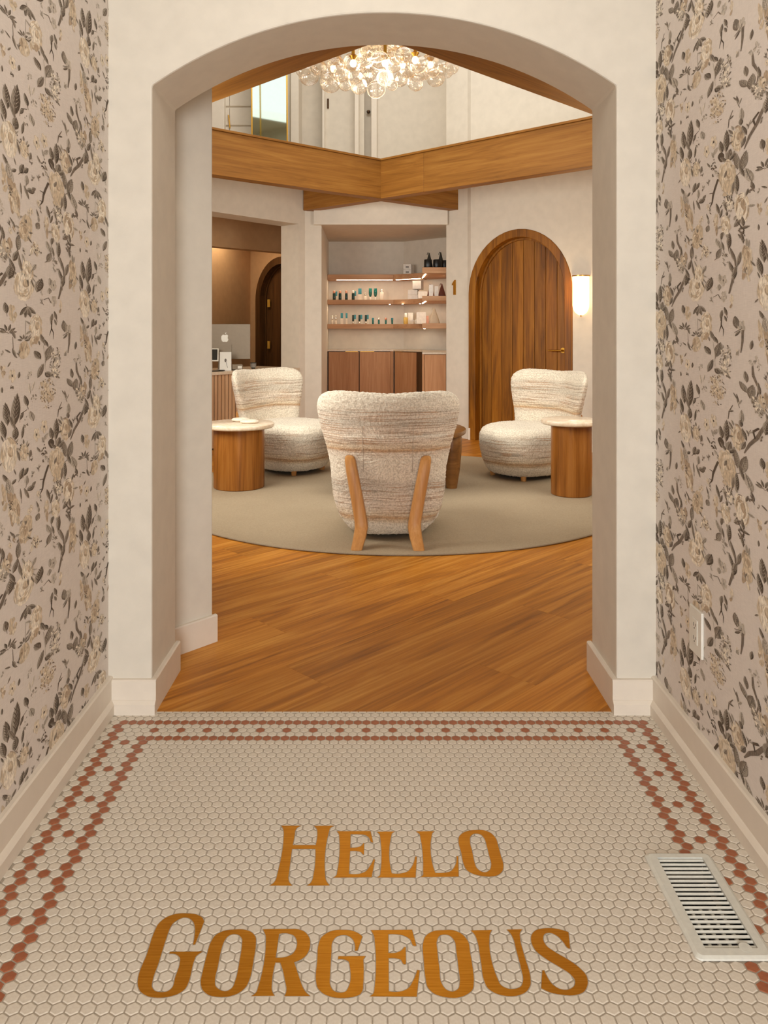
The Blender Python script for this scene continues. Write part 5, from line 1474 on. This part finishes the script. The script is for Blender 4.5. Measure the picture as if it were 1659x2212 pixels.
def sprig(cx, cy, L, n=5, c='d', spread=70, w=8):
    for k in range(n):
        a = -spread + 2 * spread * k / (n - 1) + rw.uniform(-8, 8)
        x, y = rot(cx, cy, 0, -L * 0.6, a)
        leaf(x, y, L * 0.42, w, a, c)
def hyd(cx, cy, rx, ry, base, cs, n):
    for k in range(n // 3): dots(cx + rx * rw.uniform(-0.55, 0.55), cy + ry * rw.uniform(-0.6, 0.6), rx * 0.3, ry * 0.25, 3, base, 12)
    dots(cx, cy, rx, ry, n, cs, 7)

# --- motifs, placed in the frame of one repeat (read off the left wall)
rose(190, 60, 80, 120); leaf(312, 60, 60, 36, 20, 'd'); leaf(45, 240, 48, 24, -10, 'd')
petals(110, 290, 50, 80, 7); 
for a in (-50, -20, 10, 40): leaf(*rot(215, 230, 0, 45, a), 48, 18, 180 + a, 'd')
rose(285, 400, 50, 110, 0, 'c', 't', 't'); petals(270, 500, 40, 60, 5)
sprig(60, 440, 75, 6, 'd', 85, 11); leaf(108, 450, 40, 13, 160, 'm')
blob(190, 575, 44, 75, 't'); petals(190, 580, 36, 64, 6, 'yrt'); sprig(187, 500, 50, 5, 'd', 80, 8)
strip([(205, 340), (200, 490)], [2, 2], 'g')
strip([(100, 470), (105, 580), (135, 640)], [2, 3, 3], 'm'); leaf(112, 600, 42, 13, 160, 'm'); leaf(60, 585, 28, 8, -60, 'd'); leaf(72, 690, 26, 7, 30, 'm')
petals(25, 745, 28, 55, 4); flower(97, 780, 30, 55, 'y', 'd'); petals(95, 880, 18, 30, 3, 'dmg'); leaf(150, 775, 28, 12, 10, 'd'); leaf(15, 895, 26, 10, 0, 'd')
dots(235, 785, 22, 35, 8, 'gl', 9); leaf(235, 880, 45, 10, -8, 'l', 'c'); leaf(265, 860, 42, 8, 15, 'l', 'c'); dots(270, 965, 20, 45, 7, 'gl', 9)
# leaf spray over the great rose
leaf(125, 1050, 135, 38, 5, 'd'); leaf(50, 1085, 95, 32, -6, 'd'); leaf(25, 1210, 75, 26, -12, 'd'); leaf(95, 1150, 80, 16, -25, 'm')
leaf(207, 980, 48, 20, -15, 'd'); leaf(252, 1100, 44, 24, -20, 'g'); leaf(172, 1100, 38, 13, 25, 'd'); leaf(122, 1240, 55, 28, 5, 'd'); leaf(180, 1230, 55, 12, 8, 'd')
dots(205, 1160, 16, 60, 6, 'gm', 8); strip([(165, 1085), (215, 1050)], [3, 2], 'd')
rose(190, 1390, 36, 70, 0, 'y', 't', 't'); rose(70, 1410, 66, 140)
dots(150, 1330, 25, 60, 8, 'od', 7); leaf(145, 1415, 48, 12, -15, 'm'); leaf(240, 1400, 34, 14, 10, 'm'); dots(248, 1440, 14, 30, 5, 'gm', 7)
leaf(172, 1560, 52, 20, 18, 'd'); leaf(205, 1545, 40, 16, 30, 'd'); leaf(212, 1615, 42, 18, 5, 'g'); leaf(245, 1675, 38, 20, 55, 'd'); leaf(268, 1640, 26, 12, 40, 'm'); leaf(40, 1600, 40, 18, -30, 'd'); leaf(110, 1625, 30, 12, 40, 'd')
leaf(75, 1680, 85, 32, -10, 'l', 'g'); petals(25, 1760, 34, 110, 7); petals(110, 1850, 58, 130, 12, 'tyr'); dots(85, 1810, 24, 40, 12, 'mdg', 8)
leaf(165, 1725, 50, 8, -5, 'm'); leaf(210, 1715, 48, 14, -25, 'm')
blob(205, 2000, 48, 130, 't', 12); rose(190, 2040, 42, 80, 10, 't', 'y', 'r'); petals(215, 1910, 30, 50, 4); leaf(95, 2045, 30, 10, -40, 'd'); leaf(110, 2060, 25, 9, -10, 'd'); dots(110, 2090, 14, 25, 6, 'tr', 7)
leaf(145, 2170, 70, 22, 5, 'g', 'm'); dots(155, 1940, 16, 40, 6, 'gl', 8); dots(25, 2020, 20, 45, 8, 'gl', 8)
# middle of the repeat
leaf(335, 485, 40, 16, -20, 'm'); leaf(365, 520, 36, 14, -30, 'd'); leaf(297, 615, 44, 26, -40, 'd'); leaf(385, 600, 66, 30, 18, 'g', 'm'); leaf(322, 740, 64, 22, 22, 'm'); leaf(382, 770, 30, 26, 120, 'd')
strip([(345, 540), (358, 640), (362, 740)], [3, 3, 2], 'l')
hyd(440, 690, 46, 140, 'cl', 'gm', 60); hyd(375, 900, 66, 110, 'ty', 'rot', 60); dots(375, 1020, 40, 25, 8, 'to', 7)
leaf(400, 40, 42, 16, -10, 'g'); flower(425, 60, 24, 45, 'l', 'm'); flower(428, 185, 22, 45, 'l', 'g'); petals(485, 235, 22, 55, 5); leaf(410, 320, 36, 14, 10, 'm'); leaf(440, 300, 38, 12, -15, 'd'); leaf(440, 355, 26, 9, -20, 'm'); leaf(392, 105, 26, 18, 0, 'g')
strip([(412, 345), (408, 410), (392, 460)], [4, 4, 1], 'd'); strip([(408, 400), (425, 440), (423, 490)], [4, 3, 1], 'd'); strip([(345, 175), (385, 160), (405, 200)], [2, 3, 3], 'm'); strip([(498, 0), (490, 70), (465, 170)], [7, 9, 6], 'm'); leaf(500, 30, 50, 18, 8, 'd')
leaf(510, 385, 48, 22, -8, 'g', 'm'); flower(545, 420, 22, 50, 'l', 'g'); leaf(520, 465, 28, 9, 40, 'd'); strip([(500, 460), (548, 430)], [2, 2], 'd'); strip([(552, 440), (550, 520), (540, 600)], [8, 7, 3], 'm'); leaf(601, 540, 34, 11, 8, 'd'); petals(520, 610, 14, 40, 4, 'gly')
# small leaf group
leaf(570, 760, 40, 15, -8, 'm'); leaf(555, 835, 42, 20, -35, 'g', 'm'); leaf(600, 850, 50, 24, 10, 'g', 'm'); strip([(605, 660), (610, 740), (640, 820), (625, 900)], [4, 8, 5, 2], 'm'); leaf(612, 900, 30, 12, 20, 'd'); dots(610, 640, 30, 30, 8, 'gl', 9); hyd(640, 930, 42, 75, 'cl', 'gm', 30)
leaf(520, 935, 40, 8, -10, 'm'); leaf(508, 920, 30, 6, -35, 'm'); leaf(535, 950, 26, 7, 30, 'g'); strip([(490, 990), (465, 1050), (458, 1110)], [2, 4, 2], 'm'); leaf(478, 1040, 22, 7, 60, 'd'); leaf(545, 1045, 48, 16, 0, 'g'); leaf(540, 1095, 26, 14, 0, 'd')
# branch, dark leaves, twin roses
strip([(700, 1000), (660, 1060), (630, 1140), (590, 1210), (560, 1290)], [5, 8, 9, 8, 3], 'm'); strip([(640, 1070), (610, 1110), (620, 1150)], [5, 6, 4], 'd'); leaf(680, 1040, 55, 22, 10, 'd')
rose(520, 1205, 42, 90, 0, 'y', 't', 'r'); leaf(560, 1160, 40, 14, -20, 'd'); leaf(555, 1240, 40, 13, 20, 'm')
leaf(446, 1205, 88, 23, 2, 'd'); leaf(408, 1240, 50, 20, -8, 'd'); blob(408, 1320, 24, 36, 'd'); leaf(465, 1310, 45, 22, 15, 'm'); leaf(430, 1345, 40, 14, -50, 'd'); leaf(485, 1330, 34, 14, 40, 'd')
rose(450, 1470, 60, 125, 0, 'y', 't', 't'); blob(465, 1545, 42, 55, 't'); petals(450, 1580, 46, 50, 6, 'tyr'); leaf(440, 1455, 30, 10, 20, 'o')
leaf(515, 1365, 62, 20, -5, 'g', 'm'); leaf(558, 1370, 72, 24, 12, 'g', 'm'); leaf(585, 1470, 55, 28, -20, 'g', 'l'); leaf(515, 1530, 70, 17, 0, 'd'); leaf(545, 1440, 45, 13, -20, 'd'); leaf(490, 1560, 50, 10, 5, 'm'); leaf(607, 1540, 30, 11, -15, 'd'); dots(605, 1580, 18, 35, 6, 'gm', 8)
flower(290, 1250, 26, 55, 'y', 'd'); flower(350, 1185, 28, 55, 'y', 'd'); leaf(365, 1265, 36, 13, 30, 'l'); leaf(342, 1290, 26, 9, -20, 'l'); dots(345, 1395, 26, 70, 16, 'dgm', 9); leaf(307, 1370, 26, 9, -35, 'm'); dots(375, 1440, 14, 30, 6, 'gl', 9)
strip([(385, 1490), (362, 1560), (345, 1620), (338, 1680), (318, 1725)], [7, 7, 7, 5, 2], 'd'); strip([(355, 1600), (315, 1610)], [4, 2], 'd'); strip([(340, 1680), (312, 1690)], [3, 2], 'd')
leaf(300, 1815, 40, 8, -18, 'd'); leaf(306, 1845, 26, 10, 0, 'g'); leaf(300, 1905, 34, 18, 20, 'g', 'm'); 
petals(365, 1850, 28, 85, 8); rose(440, 1840, 34, 75, 0, 'c', 't', 't'); hyd(462, 1670, 44, 65, 'cl', 'gm', 30); rose(545, 1690, 44, 105, 0, 'c', 'y', 'r'); leaf(382, 1725, 45, 14, -15, 'd'); leaf(408, 1760, 42, 9, 15, 'd'); leaf(440, 1710, 30, 8, -20, 'm'); strip([(400, 1720), (415, 1690)], [2, 3], 'd')
leaf(520, 1810, 40, 14, 35, 'm'); leaf(552, 1790, 36, 12, -5, 'd'); leaf(560, 1830, 40, 10, 60, 'd'); strip([(520, 1800), (560, 1850), (540, 1900)], [3, 4, 2], 'd'); leaf(548, 1900, 45, 11, -10, 'd'); dots(545, 1880, 25, 60, 8, 'dm', 8)
leaf(410, 1935, 30, 11, 5, 'd'); leaf(385, 2000, 40, 20, -25, 'g'); leaf(390, 2080, 52, 18, 20, 'g', 'm'); leaf(422, 2010, 34, 9, -10, 'd'); strip([(408, 1960), (412, 2030), (400, 2060)], [2, 2, 1], 'g')
leaf(465, 1955, 66, 17, 4, 'd'); leaf(490, 2050, 55, 14, -20, 'd'); strip([(478, 2010), (505, 2080), (510, 2160)], [5, 6, 4], 'm'); leaf(530, 2060, 60, 12, 12, 'm'); leaf(480, 2145, 44, 17, -20, 'd'); leaf(505, 2150, 40, 12, 15, 'm'); 
rose(577, 2020, 30, 75, 0, 't', 'y', 'r'); petals(575, 2120, 32, 80, 7); dots(435, 2100, 28, 60, 14, 'glm', 8); hyd(285, 2105, 42, 50, 'yc', 'trm', 22); leaf(250, 2150, 40, 12, 15, 'y', 'c')
# lower left fill (below the photographed crop)
petals(50, 2260, 44, 90, 8); leaf(20, 2200, 48, 16, -8, 'd'); dots(60, 2330, 40, 60, 16, 'glm', 8); leaf(120, 2300, 58, 18, 20, 'd'); leaf(160, 2330, 50, 16, -15, 'm'); leaf(95, 2390, 44, 20, -30, 'd'); strip([(140, 2240), (165, 2320), (200, 2400)], [4, 5, 3], 'm'); rose(220, 2330, 44, 80, 0, 'c', 'y', 't'); leaf(270, 2260, 42, 13, 25, 'g')

cent = [(sum(p[0] for p in q) / len(q), sum(p[1] for p in q) / len(q)) for q, c in polys]
cent = np.array(cent)
for k in range(70):
    x, y = rw.uniform(0, 600), rw.uniform(0, 2250)
    d2 = ((cent[:, 0] - x) * 2.0) ** 2 + (cent[:, 1] - y) ** 2
    if d2.min() < 42 ** 2: continue
    t_ = rw.random()
    if t_ < 0.4:
        a = rw.uniform(-40, 40); strip([rot(x, y, 0, 30, a), (x, y), rot(x, y, 5, -26, a)], [1.5, 2.5, 1], 'm'); leaf(*rot(x, y, 8, -8, a), 15, 5, a + 35, rw.choice('dmg')); leaf(*rot(x, y, -8, 6, a), 14, 5, a - 35, rw.choice('dmg'))
    elif t_ < 0.7: dots(x, y, 12, 26, 5, 'glm', 7)
    else: flower(x, y, 14, 26, 'y', 'm')
    cent = np.vstack([cent, [[x, y]]])

# --- unproject to the wall and repeat on the half-drop lattice
Us, Zs = 0.462, 0.7256
flat = []; sizes = []; cols = []; order = []
for k, (pts, c) in enumerate(polys):
    for (a, b) in pts:
        x, y = a / 3.687, 600 + b / 3.687
        Y = -WL * F / (CX - x)
        flat.append((Y, EYE + (CY - y) / F * Y))
        order.append(k)
    sizes.append(len(pts)); cols.append(c)
flat = np.array(flat); order = np.array(order); sizes = np.array(sizes)
LIFT = 0.00025 + order * (0.0005 / len(polys))
vcol = np.repeat(np.array(cols), sizes, axis=0)
def paper(name, wall, mapx, y_lo, y_hi):
    V = []; 
    for i in range(-6, 6):
        for j in range(-4, 5):
            u = flat[:, 0] + i * Us; z = flat[:, 1] + j * Zs + (0.5 * Zs if i % 2 else 0.0)
            X, Y, Z = mapx(u, z)
            if Z.max() < 0.02 or Z.min() > VZ or Y.max() < y_lo or Y.min() > y_hi: continue
            V.append(np.stack([X, Y, Z], 1))
    k = len(V); n = len(flat)
    A = np.concatenate(V).astype(np.float32)
    me = bpy.data.meshes.new(name)
    nf = len(sizes) * k
    me.vertices.add(n * k); me.vertices.foreach_set('co', A.ravel())
    me.loops.add(n * k); me.loops.foreach_set('vertex_index', np.arange(n * k, dtype=np.int32))
    me.polygons.add(nf)
    st = np.concatenate([[0], np.cumsum(np.tile(sizes, k))[:-1]]).astype(np.int32)
    me.polygons.foreach_set('loop_start', st)
    me.polygons.foreach_set('loop_total', np.tile(sizes, k).astype(np.int32))
    me.update(calc_edges=True)
    ca = me.color_attributes.new('Col', 'FLOAT_COLOR', 'POINT')
    ca.data.foreach_set('color', np.tile(vcol, (k, 1)).astype(np.float32).ravel())
    me.materials.append(M['ink'])
    # drop faces beyond the wall
    import bmesh
    bm = bmesh.new(); bm.from_mesh(me)
    dele = [f for f in bm.faces if (lambda c: c.z < 0.09 or c.z > VZ - 0.01 or c.y < y_lo or c.y > y_hi - 0.004)(f.calc_center_median())]
    bmesh.ops.delete(bm, geom=dele, context='FACES'); bm.to_mesh(me); bm.free()
    o = bpy.data.objects.new(name, me); COL.objects.link(o); o.parent = wall
    o['kind'] = 'stuff'; o['label'] = 'printed roses, leaves and twigs in taupe and tan'
    return o
paper('floral_print', wl, lambda u, z: (WL + LIFT, u, z), 0.35, AY0 + 0.004)
paper('floral_print', wr, lambda u, z: (WR - LIFT, 2.190 - (u - 1.832), z + 0.0086), 0.35, AY0 + 0.004)
